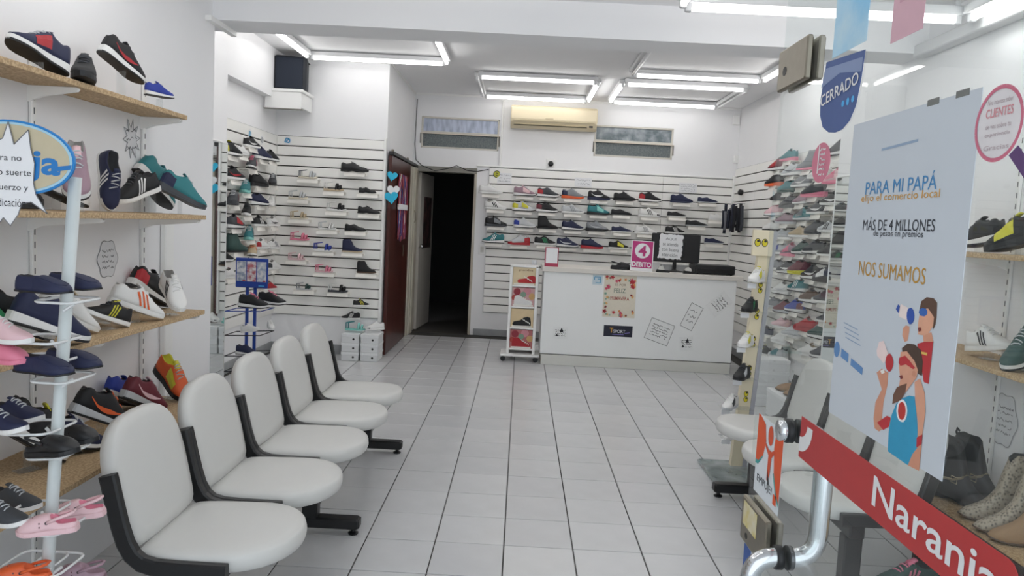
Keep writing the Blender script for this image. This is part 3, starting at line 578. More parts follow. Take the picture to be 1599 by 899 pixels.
# floor: dark joint bed with separate ceramic tiles
fl = struct(MB().box(-2.75, 2.75, -1.2, 9.4, -0.12, -0.004).build('floor', mat('3d3c3a', 0.9)))
TS, TX, TY = 0.31, -0.6278, 4.486
tile = two_tone('ceramic_tile', 'c6c7c8', 'd2d3d4', 3.0, 0.22, lo=0.3, hi=0.7)
tile2 = two_tone('ceramic_tile_b', 'c0c1c3', 'cecfd0', 2.3, 0.26, lo=0.3, hi=0.7)
g = 0.0027
tme = MB().bbox(g, TS - g, g, TS - g, -0.012, 0.0, 0.0018).mesh('tile', [tile])
def project(x, y, z):
    d = Vector((x, y, z - CAM_H)); w = d.dot(FWD)
    if w < 0.2: return None
    return 799.5 + FPX * d.dot(RIGHT) / w, 449.5 - FPX * d.dot(UP) / w, w
cells = []
for i in range(-7, 12):
    for j in range(-19, 16):
        x, y = TX + i * TS, TY + j * TS
        if x < -2.62 or x + TS > 2.75 or y + TS > 9.42 or y < -1.2: continue
        p = project(x + TS / 2, y + TS / 2, 0)
        vis = p is not None and -40 < p[0] < 1640 and p[1] < 940 and abs(x + TS / 2) < 2.7
        cells.append((0 if vis else 1, p[2] if p else 99, x, y))
cells.sort()
rest = MB()
for k, (vis, d, x, y) in enumerate(cells):
    if k < 300 and not vis:
        o = link('tile', tme, fl, Matrix.Translation((x, y, random.uniform(-.0006, .0006))))
        onmat(o, tile if random.random() < .7 else tile2)
    else:
        rest.bbox(x + g, x + TS - g, y + g, y + TS - g, -0.012, 0.0, 0.0018)
ro = rest.build('tile_field', tile, fl); ro['kind'] = 'stuff'

DX0, DX1, DZ = -1.355, -0.612, 2.035
W1 = (-1.308, -0.343, 2.315, 2.700)
W2 = (0.838, 1.811, 2.315, 2.697)
wall_back = holes_wall('wall_back', 'Y', YB, YB + .16, -1.55, 2.8, 3.1, [(DX0, DX1, 0, DZ), W1, W2])
holes_wall('wall_alcove', 'Y', 7.61, 7.75, -2.75, -1.40, 3.1, [])
holes_wall('wall_passage', 'X', -1.55, -1.40, 7.75, YB, 3.1, [])
holes_wall('wall_left_rear', 'X', XL - .15, XL, 5.665, 7.61, 3.1, [])
holes_wall('wall_left_pier', 'X', XL - .15, -2.25, 4.02, 5.665, 3.1, [])
holes_wall('wall_left', 'X', -1.9, -1.67, -0.4, 4.02, 3.1, [])
holes_wall('wall_left_return', 'Y', 3.93, 4.02, -2.7, -1.672, 3.1, [])
holes_wall('wall_right_rear', 'X', XR, XR + .15, 5.1, 9.55, 3.1, [])
holes_wall('wall_right_pier', 'X', 2.10, 2.77, 4.25, 5.1, 3.1, [])
holes_wall('wall_right', 'X', 2.05, 2.3, -0.4, 4.25, 3.1, [])
struct(MB().box(-2.75, 2.8, 4.2, 9.6, ZR, ZR + .12).build('ceiling', CEIL))
struct(MB().box(-2.0, 2.35, -0.4, 4.0, ZF, ZF + .12).build('ceiling_front', CEIL))
struct(MB().box(-2.7, 2.75, 3.99, 4.25, 2.42, 3.1).build('trim_1', WALL))          # ceiling beam
struct(MB().box(XL, XL + .09, 5.665, 7.61, 2.52, ZR).build('trim_2', WALL))        # bulkhead over the left slat wall
struct(MB().box(-1.672, -1.64, 3.90, 4.25, 2.395, 2.42).build('trim_3', WHITEP))   # cable duct under the beam end
cove = MB()
cove.box(XL, -1.40, 7.595, 7.61, 2.955, ZR); cove.box(-1.40, -1.385, 7.6, YB, 2.955, ZR); cove.box(-1.40, XR, YB - .015, YB, 2.955, ZR)
struct(cove.build('trim_4', WHITEP))
# store room behind the doorway, its unlit darkness painted into the wall colour
unlit_paint = mat('1d1c1c', 0.9)
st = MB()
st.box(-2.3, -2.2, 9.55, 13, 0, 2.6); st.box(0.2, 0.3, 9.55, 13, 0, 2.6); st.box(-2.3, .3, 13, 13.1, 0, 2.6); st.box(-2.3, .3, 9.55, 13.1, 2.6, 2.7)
struct(st.build('wall_store_room', unlit_paint))
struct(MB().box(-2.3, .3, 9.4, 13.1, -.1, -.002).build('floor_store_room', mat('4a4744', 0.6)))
# baseboards in grey tile
BASE = two_tone('base_tile', '8f9193', 'a3a5a6', 6, 0.35, lo=.3, hi=.7)
struct(MB().bbox(DX1 + .06, XR, YB - .012, YB, 0, .085, .002).build('baseboard_back', BASE))
struct(MB().bbox(XL, -1.40, 7.598, 7.61, 0, .10, .002).build('baseboard_alcove', BASE))
struct(MB().bbox(XL, XL + .012, 5.67, 7.6, 0, .10, .002).build('baseboard_left', BASE))
struct(MB().bbox(XR - .012, XR, 5.12, 9.38, 0, .085, .002).build('baseboard_right', BASE))

# door frame and the open store room door
FR = two_tone('worn_cream_paint', 'a99f8e', 'c9c4b8', 9, 0.6, stretch=(1, 1, .3), lo=.3, hi=.6)
df = MB()
df.bbox(DX0 - .03, DX0 + .015, YB - .015, YB + .17, 0, DZ + .02); df.bbox(DX1 - .012, DX1 + .02, YB - .015, YB + .17, 0, DZ + .02)
d1 = thing('door_1', 'open doorway to the dark store room with cream frame', 'door', (DX0, YB, 0)); d1['kind'] = 'structure'
df.xf(Matrix.Translation((-DX0, -YB, 0))).build('door_frame', FR, d1)
MB().bbox(-.03, DX1 - DX0 + .02, -.02, .17, DZ - .012, DZ + .055).build('door_head', mat('8a8881', .6, var=.15, scale=12), d1)
leaf = MB().bbox(0, .04, .16, .93, .01, DZ - .02)
leaf.xf(Matrix.Rotation(R(-5), 4, 'Z'))
lf = leaf.build('door_leaf', mat('b5b1aa', .55, var=.08, scale=5), d1)
MB().bbox(.042, .045, .35, .8, 1.05, 1.72, .001).xf(Matrix.Rotation(R(-5), 4, 'Z')).build('notice', two_tone('dark_poster', '201a1c', '5a3a3a', 9, .6), lf)
MB().lathe([(.006, 0), (.012, .02), (.03, .035), (.032, .05), (.02, .065), (.002, .07)], 12).xf(Matrix.Translation((.05, .14, 1.06)) @ Matrix.Rotation(R(60), 4, 'Y')).build('door_knob', CHROME, lf, None, True)

# brown sliding door on a rail along the passage wall
BR = two_tone('red_brown_varnish', '3c1a17', '54261f', 5, 0.28, stretch=(1, 1, .12), lo=.3, hi=.7)
t = thing('sliding_door', 'dark red-brown varnished sliding door hung beside the slat wall', 'door', (-1.385, 7.64, 0))
MB().bbox(0, .035, 0, 1.28, .012, 2.06).build('door_panel', BR, t)
MB().bbox(.004, .055, -.02, 1.75, 2.062, 2.10).build('rail', BLACKP, t)
for yy in (.1, 1.1): MB().bbox(.006, .03, yy, yy + .05, 2.05, 2.13).build('hanger', STEEL, t)
MB().bbox(.0351, .042, .9, .93, 1.0, 1.12).build('pull_handle', STEEL, t)
t = thing('door_jamb', 'peeling cream wooden jamb next to the brown sliding door', 'door frame', (-1.398, 9.02, 0))
for k, (a, b) in enumerate(((0, .10), (.105, .2), (.205, .33))): MB().bbox(0, .05 + .012 * k, a, b, 0, 2.055).build('board', FR, t)
MB().tube([(.08, .16, 1.38), (.09, .15, 1.42), (.085, .15, 1.5), (.075, .16, 1.53)], .006, 6).build('hook', STEEL, t)

# paper hearts and streamers on the brown door
CY = mat('2bb4d9', .6)
for k, (y, z, m, s_, lab) in enumerate(((7.78, 1.86, CY, .055, 'small cyan paper heart hung highest on the brown door'),
        (7.80, 1.715, PAPER, .065, 'white paper heart between the two cyan hearts'), (7.775, 1.645, CY, .07, 'large cyan paper heart hung lowest on the brown door'))):
    pts = []
    for i in range(24):
        a = 2 * math.pi * i / 24
        pts.append((s_ * .062 * 16 * math.sin(a) ** 3, s_ * .062 * (13 * math.cos(a) - 5 * math.cos(2 * a) - 2 * math.cos(3 * a) - math.cos(4 * a))))
    h = MB().prism(pts, 0, .004).build('paper_heart', m)
    h.matrix_world = frame('Y', (-1.335 + (.018 if k == 1 else 0), 7.60 - .008 * k, z - .01)) @ Matrix.Rotation(R(8 * (k - 1)), 4, 'Z')
    tag(h, lab, 'paper heart', 'paper hearts on the brown door')
t = thing('streamer_curtain', 'bunch of red, blue and white paper streamers on the brown door', 'streamers', (-1.343, 8.12, 1.22))
cols = ['a8323c', '2f3f8e', 'd8d3d0', 'c9737c', '5a2f6a']
for k in range(16):
    rnd = random.Random(k)
    yy = -.10 + k * .036; zt = .68
    path = [(rnd.uniform(.002, .02), yy + rnd.uniform(-.012, .012), zt - i * (zt + rnd.uniform(-.05, .05)) / 7) for i in range(8)]
    rings = [[(p[0], p[1] - .02, p[2]), (p[0] + .002, p[1] - .02, p[2]), (p[0] + .002, p[1] + .02, p[2]), (p[0], p[1] + .02, p[2])] for p in path]
    MB().loft(rings).build('streamer', mat(cols[k % 5], .6), t)
MB().bbox(.0, .026, -.1, .46, .30, .36).build('paper_band', PAPER, t)

# ------------------------------------------------------------------ high windows
FROST = two_tone('frosted_pane_painted_glow', '8f9ab2', 'c3ccdf', 7, 0.35, stretch=(3, 1, .8), lo=.25, hi=.6)  # frosted glass with the daylight behind it painted into the colour
FROSTD = two_tone('frosted_pane_painted_dim', '4d5658', '6e7777', 60, 0.35, lo=.3, hi=.7)  # same glass, the dimness behind the lower panes painted in
FROSTM = two_tone('frosted_pane_painted_half_glow', '59666c', 'a9b0b6', 4, 0.35, stretch=(2, 1, 2), lo=.4, hi=.75)  # same glass with weaker, uneven daylight painted in
WF = mat('cfcbc2', .6, var=.1, scale=14)
for k, (x0, x1, z0, z1) in enumerate((W1, W2)):
    w = thing('window_%d' % (k + 1), ('high hopper window above the dark doorway', 'high hopper window right of the air conditioner')[k], 'window', (x0, YB, z0)); w['kind'] = 'structure'
    W, H = x1 - x0, z1 - z0; zm = H * .5
    f_ = MB()
    f_.bbox(0, W, .0, .05, 0, .022); f_.bbox(0, W, .0, .05, H - .022, H); f_.bbox(0, .022, .0, .05, 0, H); f_.bbox(W - .022, W, .0, .05, 0, H); f_.bbox(0, W, -.012, .04, zm - .012, zm + .014)
    f_.build('window_frame', WF, w)
    MB().bbox(.02, W - .02, .02, .028, zm + .01, H - .02, .001).build('pane', FROST if k == 0 else FROSTM, w)
    MB().bbox(.02, W - .02, .02, .028, .02, zm - .01, .001).build('pane', FROSTD, w)
    MB().bbox(-.012, W + .012, -.016, -.002, zm - .02, zm - .008, .002).build('sash_rail', mat('d9cfc0', .5), w)
    for xx in (-.012, W): MB().bbox(xx, xx + .012, -.014, -.002, zm - .14, zm - .015, .002).build('hinge_arm', mat('77736a', .5), w)

# ------------------------------------------------------------------ ceiling tube lights
TUBE = emit('lit_tube', (1.0, 0.985, 0.97), TUBE_POWER)
DEADTUBE = mat('d9dadb', .3)
HOUS = mat('d8d9da', .45, var=.03)
def light_frame(x0, x1, y0, y1, z, lit, label, drop=0.05):
    t = thing('ceiling_light', label, 'ceiling light', (x0, y0, z), 'square tube light frames')
    W, D = x1 - x0, y1 - y0
    for k, (a, b) in enumerate((((0, 0), (W, 0)), ((W, 0), (W, D)), ((0, D), (W, D)), ((0, 0), (0, D)))):
        mb, tb = MB(), MB(); along = 'x' if a[1] == b[1] else 'y'
        if along == 'x':
            mb.bbox(a[0] + .01, b[0] - .01, a[1] - .034, a[1] + .034, .0, .04)
            tb.tube([(a[0] + .05, a[1], -.018), (b[0] - .05, a[1], -.018)], .0145, 10)
            cps = [MB().bbox(a[0] + .02, a[0] + .05, a[1] - .015, a[1] + .015, -.036, .002), MB().bbox(b[0] - .05, b[0] - .02, a[1] - .015, a[1] + .015, -.036, .002)]
        else:
            mb.bbox(a[0] - .034, a[0] + .034, a[1] + .036, b[1] - .036, .0, .04)
            tb.tube([(a[0], a[1] + .07, -.018), (a[0], b[1] - .07, -.018)], .0145, 10)
            cps = [MB().bbox(a[0] - .015, a[0] + .015, a[1] + .04, a[1] + .07, -.036, .002), MB().bbox(a[0] - .015, a[0] + .015, b[1] - .07, b[1] - .04, -.036, .002)]
        hb = mb.build('housing', HOUS, t)
        tb.build('tube', TUBE if lit[k] else DEADTUBE, hb, None, True)
        for cp in cps: cp.build('lamp_holder', HOUS, hb)
    if drop:
        hg = MB()
        for x in (.04, W - .04):
            for y in (.0, D): hg.bbox(x - .012, x + .012, y - .012, y + .012, .038, drop + .002)
        hg.build('hanger', HOUS, t)
    return t
light_frame(-2.12, -.79, 6.05, 7.28, 2.93, (1, 1, 1, 1), 'square tube light above the left slat walls', .05)
light_frame(-.54, .71, 7.85, 9.03, 2.93, (1, 1, 1, 0), 'square tube light in front of the air conditioner', .05)
light_frame(.965, 2.24, 7.85, 9.0, 2.93, (1, 0, 1, 1), 'square tube light over the right end of the counter', .05)
light_frame(.985, 2.245, 6.1, 7.38, 2.93, (1, 1, 1, 0), 'square tube light between the beam and the counter', .05)
light_frame(.66, 1.93, 2.2, 3.46, 2.46, (1, 1, 1, 1), 'square tube light above the entrance door', .14)
light_frame(-1.30, -.03, 1.85, 3.1, 2.46, (1, 1, 1, 1), 'added unseen square tube light above the left wall shelves', .14)  # lamp added above the view to brighten the front left
light_frame(-2.0, -.70, 4.45, 5.70, 2.93, (1, 1, 1, 1), 'added unseen square tube light just behind the beam near the left mirror', .05)  # lamp added out of sight to brighten the middle floor, left half
light_frame(.985, 2.05, 4.45, 5.70, 2.93, (1, 1, 1, 1), 'added unseen square tube light just behind the beam near the right mirror', .05)  # its right-hand counterpart, also added out of sight for brightness
o = MB().bbox(1.98, 2.05, .6, 4.0, 2.40, 2.46, .005).build('wall_duct', HOUS)
tag(o, 'white plastic duct along the top of the front right wall', 'cable duct')

# ------------------------------------------------------------------ slat walls
def slat_panel(name, label, M, W, z0, z1, pitch=.102, seams=(), skip=None):
    """backing board plus separate slats; local x along the wall, y up, z out"""
    t = thing(name, label, 'slat wall', M)
    H = z1 - z0
    MB().box(0, W, 0, H, -.002, .006).build('backing', GROOVE, t)
    n = round(H / pitch); ph = H / n
    cuts = [0, *seams, W]
    cache = {}
    for k in range(n):
        for a, b in zip(cuts, cuts[1:]):
            w = round(b - a, 4)
            if w not in cache:
                cache[w] = MB().bbox(.0012, w - .0012, .006, ph - .006, .0, .019, .002).mesh('slat', [SLAT])
            link('slat', cache[w], t, Matrix.Translation((a, k * ph, .004)))
    return t
slat_panel('slat_wall', 'white slatted display wall behind the counter', frame('Y', (-.44, YB, .30)), 3.04, .30, 2.11, seams=(2.16,))
slat_panel('slat_wall', 'white slatted display wall between the corner and the brown door', frame('Y', (XL + .024, 7.61, .39)), 1.105, .39, 2.20)
slat_panel('slat_wall', 'white slatted display wall running back from the left mirror', frame('L', (XL, 5.68, .39)), 1.92, .39, 2.20)
slat_panel('slat_wall', 'white slatted display wall on the right behind the glass door', frame('R', (XR, 9.36, .30)), 4.25, .30, 2.24, seams=(.85, 2.6))
for nm, x, y, z0, z1, lab in (('corner_post', XR - .03, YB - .03, .28, 2.15, 'white corner post where the rear and right slat walls meet'),
                          ('corner_post', -1.412, 7.575, .36, 2.22, 'white edge post between slat wall and brown door')):
    o = MB().bbox(x - .012, x + .012, y - .006, y + .03, z0, z1, .003).build(nm, WHITEP); tag(o, lab, 'corner post', 'slat wall edge posts')

# ------------------------------------------------------------------ mirrors
t = thing('wall_mirror', 'tall narrow wall mirror beside the left slat wall', 'mirror', frame('L', (-2.25, 4.55, .10)))
MB().bbox(0, 1.112, 0, 1.82, 0, .006, .001).build('mirror_pane', MIRROR, t)
mf = MB(); mf.bbox(-.012, 0, -.012, 1.832, 0, .01, .002); mf.bbox(1.112, 1.118, -.012, 1.832, 0, .009, .002); mf.bbox(0, 1.112, -.012, 0, 0, .01, .002); mf.bbox(0, 1.112, 1.82, 1.832, 0, .01, .002)
mf.build('mirror_frame', WHITEP, t)
t = thing('wall_mirror', 'tall wall mirror behind the glass door on the right', 'mirror', frame('R', (2.10, 5.09, .10)))
MB().bbox(0, .80, 0, 1.75, 0, .006, .001).build('mirror_pane', MIRROR, t)
mf = MB(); mf.bbox(-.008, 0, -.012, 1.762, 0, .01, .002); mf.bbox(.8, .812, -.012, 1.762, 0, .01, .002); mf.bbox(0, .8, 1.75, 1.762, 0, .01, .002)
mf.build('mirror_frame', WHITEP, t)

# ------------------------------------------------------------------ shoes
PAL = {'K': '17181b', 'N': '1c2344', 'W': 'e4e4e2', 'G': '85888c', 'L': 'c2c5c8', 'D': '3f4247', 'R': 'ad2830', 'P': 'dd7f97', 'Q': 'e3bfc4',
       'M': '6a2632', 'T': '2f7a80', 'A': '86c9c1', 'O': 'de6130', 'Y': 'cfc93c', 'B': '2b3f9c', 'S': 'c4b193', 'V': '9c808c', 'C': 'dcd4c2', 'U': '5c4838', 'E': '2f9a63', 'F': '33504b'}
def col(c, rough=.6, bump=.15):
    if c == 'SNAKE': return two_tone('snakeskin', '4a4238', 'ab9f8c', 26, .45, 'voronoi', lo=.08, hi=.55)
    if c == 'TAN': return mat('9a7a58', .8, bump=.3)
    return mat(PAL[c], rough, var=.1, scale=180, bump=bump)
SOLEM = {c: mat(PAL[c], .5, var=.04, scale=60) for c in PAL}

def curve(tab, s):
    if s <= tab[0][0]: return tab[0][1]
    for (a, va), (b, vb) in zip(tab, tab[1:]):
        if s <= b:
            k = (s - a) / (b - a); k = k * k * (3 - 2 * k) * .5 + k * .5
            return va + (vb - va) * k
    return tab[-1][1]
WID = [(0, .055), (.03, .098), (.10, .125), (.22, .128), (.4, .122), (.55, .14), (.7, .16), (.82, .155), (.91, .125), (.97, .075), (1.0, .03)]
KIND = {   # top profile, sole thickness heel/toe, opening start/end
    'runner': dict(top=[(0, .30), (.04, .36), (.10, .37), (.22, .325), (.34, .36), (.42, .40), (.5, .37), (.66, .27), (.8, .205), (.92, .165), (1, .13)], sole=(.13, .075), op=(.045, .40), w=1.0),
    'court': dict(top=[(0, .27), (.04, .32), (.10, .325), (.22, .285), (.34, .32), (.42, .37), (.5, .34), (.66, .245), (.8, .19), (.92, .155), (1, .115)], sole=(.09, .075), op=(.045, .40), w=.98),
    'plim': dict(top=[(0, .22), (.05, .255), (.2, .215), (.36, .24), (.45, .255), (.55, .215), (.7, .165), (.85, .135), (1, .085)], sole=(.055, .05), op=(.05, .44), w=.9),
    'loafer': dict(top=[(0, .25), (.05, .285), (.2, .27), (.38, .275), (.47, .30), (.55, .285), (.7, .245), (.85, .195), (.95, .14), (1, .10)], sole=(.045, .04), op=(.05, .46), w=1.12),
    'dress': dict(top=[(0, .30), (.05, .345), (.2, .29), (.34, .31), (.43, .345), (.55, .28), (.7, .21), (.85, .185), (.94, .155), (1, .105)], sole=(.085, .06), op=(.05, .40), w=.98),
    'boot': dict(top=[(0, .58), (.05, .66), (.2, .64), (.36, .66), (.44, .58), (.52, .40), (.66, .275), (.8, .225), (.92, .18), (1, .12)], sole=(.085, .07), op=(.05, .40), w=1.0),
    'tall': dict(top=[(0, .80), (.06, .86), (.2, .84), (.36, .84), (.44, .74), (.52, .42), (.66, .25), (.8, .175), (.92, .13), (1, .075)], sole=(.075, .03), op=(.06, .40), w=.84),
    'clog': dict(top=[(0, .17), (.05, .20), (.25, .19), (.38, .30), (.45, .36), (.55, .355), (.7, .325), (.85, .265), (.94, .19), (1, .12)], sole=(.11, .09), op=(.04, .42), w=1.2),
}
CLOSED = [(1, 0), (1.04, .3), (.97, .62), (.78, .86), (.5, .97), (.25, 1.0), (0, 1.01)]
OPEN = [(1, 0), (1.03, .3), (.93, .62), (.84, .86), (.74, 1.0), (.55, .93), (0, .42)]
STN = [0, .015, .045, .08, .13, .2, .27, .34, .40, .425, .47, .53, .6, .67, .74, .81, .87, .92, .96, .985, 1.0]
def toe_lift(s): return .035 * max(0, (s - .72) / .28) ** 2
def sole_top(kd, s):
    a, b = kd['sole']
    return a + (b - a) * min(1, s / .75) + toe_lift(s)
def half_w(kd, s): return curve(WID, s) * kd['w']
def side_pt(kd, s, zf, sgn, out=0.006):
    """point on the outer side of an upper at station s and height fraction zf"""
    w = half_w(kd, s); z0 = sole_top(kd, s) - .012; h = curve(kd['top'], s) - z0
    prof = CLOSED if s > kd['op'][1] else OPEN
    for (ya, za), (yb, zb) in zip(prof, prof[1:]):
        if zf <= zb or yb == 0:
            k = (zf - za) / (zb - za); yf = ya + (yb - ya) * k; break
    return (s - .5, sgn * (w * yf + out), z0 + h * zf)
SM = {}
def shoe_mesh(kind, part, sd=0, idx=0):
    key = (kind, part, sd, idx)
    if key in SM: return SM[key]
    kd = KIND.get(kind); mb = MB(); nm = 1
    if part == 'upper':
        rings, opn = [], []
        for s in STN:
            w = half_w(kd, s); z0 = sole_top(kd, s) - .012; h = curve(kd['top'], s) - z0
            o_ = kd['op'][0] <= s <= kd['op'][1]
            prof = OPEN if o_ else CLOSED
            half = [(yf * w, z0 + zf * h) for yf, zf in prof]
            pts = [(s - .5, y, z) for y, z in half] + [(s - .5, -y, z) for y, z in reversed(half[:-1])]
            rings.append(pts); opn.append(o_)
        n = len(rings[0])
        mb.loft(rings, caps=True, closed=True)
        for k in range(len(rings) - 1):
            if opn[k] or opn[k + 1]:
                for i in range(n):
                    if 4 <= i <= 7 and (opn[k] and opn[k + 1] or 5 <= i <= 6): mb.m[k * n + i] = 1
        nm = 2
    elif part == 'lift':
        pass
    elif part in ('sole', 'outsole'):
        kk = kd or KIND['court']
        sc = 1.07 if kind in ('runner', 'clog') else 1.04
        S = [0, .02, .06, .14, .25, .4, .55, .7, .8, .88, .94, .98, 1.0]
        rings = []
        for s in S:
            w = half_w(kk, s) * sc; s2 = -.015 + s * 1.03
            zb = toe_lift(s) * .9; zt = sole_top(kk, s)
            if part == 'outsole': zt = zb + .028; zb -= .001; w *= 1.01
            else: zb += .012
            if kind == 'tall' or kind == 'dress':
                if .30 < s < .42: zb += .03
            rings.append([(s2 - .5, -w * .96, zb), (s2 - .5, -w, zb + (zt - zb) * .35), (s2 - .5, -w * .985, zt), (s2 - .5, 0, zt), (s2 - .5, w * .985, zt), (s2 - .5, w, zb + (zt - zb) * .35), (s2 - .5, w * .96, zb), (s2 - .5, 0, zb)][::-1])
        mb.loft(rings)
    elif part == 'tongue':
        rings = []
        for s, up in ((.36, .045), (.40, .03), (.46, .014), (.54, .006), (.62, .002)):
            z = curve(kd['top'], max(s, .42)) + up; w = half_w(kd, s) * .42
            if s < .42: z = curve(kd['top'], .42) + up
            rings.append([(s - .5, -w, z - .012), (s - .5, 0, z - .004), (s - .5, w, z - .012), (s - .5, w, z - .03), (s - .5, 0, z - .022), (s - .5, -w, z - .03)])
        mb.loft(rings)
    elif part == 'laces':
        for k in range(5):
            s = .44 + k * .052; z = curve(kd['top'], s) + .008; w = half_w(kd, s) * .52
            d = .018 if k % 2 else -.018
            mb.tube([(s - .5 - d, -w, z - .02), (s - .5 - d * .4, -w * .4, z + .004), (s - .5 + d * .4, w * .4, z + .004), (s - .5 + d, w, z - .02)], .011, 5)
    elif part == 'stripe':
        for sg in (sd,):
            for k in (idx,):
                rows = []
                for i in range(5):
                    zf = .1 + .72 * i / 4; s = .60 - .075 * k - .11 * i / 4
                    rows.append((side_pt(kd, s, zf, sg), side_pt(kd, s + .036, zf, sg)))
                vs = [p for r in rows for p in r]
                mb.add(vs, [(2 * i, 2 * i + 1, 2 * i + 3, 2 * i + 2) for i in range(4)])
    elif part == 'swoosh':
        for sg in (sd,):
            lo = [(.66, .50), (.56, .24), (.46, .13), (.36, .16), (.26, .30), (.14, .58)]
            hi = [(.67, .58), (.58, .42), (.48, .36), (.37, .34), (.26, .42), (.13, .64)]
            vs = []
            for a, b in zip(lo, hi): vs += [side_pt(kd, *a, sg), side_pt(kd, *b, sg)]
            mb.add(vs, [(2 * i, 2 * i + 1, 2 * i + 3, 2 * i + 2) for i in range(5)])
    elif part in ('heel_panel', 'toe_cap', 'side_panel'):
        ss, zs = {'heel_panel': ([.0, .015, .045, .08, .13, .2, .25], [.05, .3, .55, .8]), 'toe_cap': ([.81, .87, .92, .96, .985, 1.0], [.0, .3, .5]),
                  'side_panel': ([.42, .47, .53, .6, .67, .72], [.25, .45, .62, .85])}[part]
        for sg in (sd,):
            vs = [side_pt(kd, s, z * (1 - .5 * max(0, s - .15) if part == 'heel_panel' else 1), sg, .004) for s in ss for z in zs]
            nz = len(zs)
            mb.add(vs, [(i * nz + j, (i + 1) * nz + j, (i + 1) * nz + j + 1, i * nz + j + 1) for i in range(len(ss) - 1) for j in range(nz - 1)])
    elif part == 'seam':
        pts = [side_pt(kd, s, .9, 1, .0) for s in (.5, .6, .7, .8, .87)] + [(.42, 0, curve(kd['top'], .92) + .004)] + [side_pt(kd, s, .9, -1, .0) for s in (.87, .8, .7, .6, .5)]
        mb.tube(pts, .012, 5)
    elif part == 'bar_strap':
        for s0 in (.36,):
            w = half_w(KIND['dress'], s0)
            mb.tube([(s0 - .5, -w * .95, .2), (s0 - .5, -w * .7, .31), (s0 - .5, 0, .345), (s0 - .5, w * .7, .31), (s0 - .5, w * .95, .2)], .022, 6)
    elif part == 'holes':
        for i, s in enumerate((.58, .68, .78)):
            for y in (-.6, -.2, .2, .6):
                z = curve(kd['top'], s) - (.012 + .10 * y * y); yy = y * half_w(kd, s)
                mb.lathe([(.013, -.01), (.013, .012)], 7, (s - .5 + (.03 if i % 2 else 0), yy, z))
        for sg in (-1, 1):
            for zf in (.35, .6):
                p = side_pt(kd, .56, zf, sg, .002); mb.lathe([(.012, -.012), (.012, .012)], 7, p)
    elif part == 'heel_strap':
        w = half_w(kd, .42) * 1.02
        mb.tube([(-.06, -w, .24), (-.22, -w * .98, .30), (-.38, -w * .85, .34), (-.47, -w * .4, .36), (-.47, w * .4, .36), (-.38, w * .85, .34), (-.22, w * .98, .30), (-.06, w, .24)], .03, 6)
    elif part == 'rivet':
        for sg in (-1, 1):
            w = half_w(kd, .44) * 1.05
            mb.lathe([(.028, -.012), (.03, 0), (.028, .012)], 10).xf(Matrix.Translation((-.06, sg * w, .24)) @ Matrix.Rotation(R(90), 4, 'X'), len(mb.v) - 30)
    elif part == 'footbed':
        kk = KIND['plim']; rings = []
        for s in [0, .03, .1, .25, .4, .55, .7, .82, .91, .97, 1.0]:
            w = half_w(kk, s) * 1.1; a = .012 + toe_lift(s); b = .10 - .03 * min(1, s / .6) + toe_lift(s)
            rings.append([(s - .5, -w, a), (s - .5, -w, b), (s - .5, 0, b + .004), (s - .5, w, b), (s - .5, w, a), (s - .5, 0, a - .01)][::-1])
        mb.loft(rings)
    elif part == 'strap':
        kk = KIND['plim']
        for s0, hh, wd in ((.80, .17, .05), (.64, .235, .055)):
            rings = []
            for i in range(9):
                a = math.pi * i / 8; w = half_w(kk, s0) * 1.1
                y, z = w * math.cos(a), .06 + hh * math.sin(a) ** .8
                rings.append([(s0 - .5 - wd + .04 * math.sin(a), y, z), (s0 - .5 + wd + .04 * math.sin(a), y, z - .02 * math.sin(a)), (s0 - .5 + wd + .04 * math.sin(a), y * 1.06, z + .018), (s0 - .5 - wd + .04 * math.sin(a), y * 1.06, z + .018)])
            mb.loft(rings)
    elif part == 'ankle_strap':
        w = .10
        pts = [(-.46 + .2 * (1 - math.cos(a)) , w * math.sin(a), .30 + .05 * (1 - math.cos(a)) * .5) for a in [2 * math.pi * i / 14 for i in range(14)]]
        mb.tube(pts, .02, 5, closed=True)
        for sg in (-1, 1): mb.tube([(-.35, sg * .105, .06), (-.36, sg * .1, .30)], .02, 5)
        mb.bbox(-.49, -.45, -.06, .06, .06, .32, .01)
    elif part == 'pull_tab':
        zt = curve(kd['top'], .04)
        mb.tube([(-.46, 0, zt - .06), (-.50, 0, zt), (-.49, 0, zt + .05), (-.45, 0, zt + .02)], .02, 5)
    elif part == 'buckle':
        for sg in (-1, 1): mb.tube([(-.12, sg * .135, .28), (-.02, sg * .14, .27), (-.02, sg * .14, .35), (-.12, sg * .135, .36)], .009, 5, closed=True)
        mb.tube([(-.3, -.13, .3), (-.1, -.14, .31), (.03, -.1, .36), (.04, 0, .39), (.03, .1, .36), (-.1, .14, .31), (-.3, .13, .3), (-.45, .06, .3), (-.45, -.06, .3)], .018, 5, closed=True)
    if part in ('stripe', 'swoosh', 'heel_panel', 'toe_cap', 'side_panel'):
        # give the overlay a little thickness inwards
        nv = len(mb.v); mb.v += [(x, y * .97, z) for x, y, z in mb.v]; fs = list(mb.f)
        mb.f += [tuple(i + nv for i in reversed(f)) for f in fs]; mb.m += [0] * len(fs)
    me = mb.mesh(part, [WHITEP] * nm, smooth=part in ('upper', 'tongue', 'laces', 'holes', 'heel_strap', 'ankle_strap', 'strap', 'seam', 'bar_strap'))
    SM[key] = me
    return me

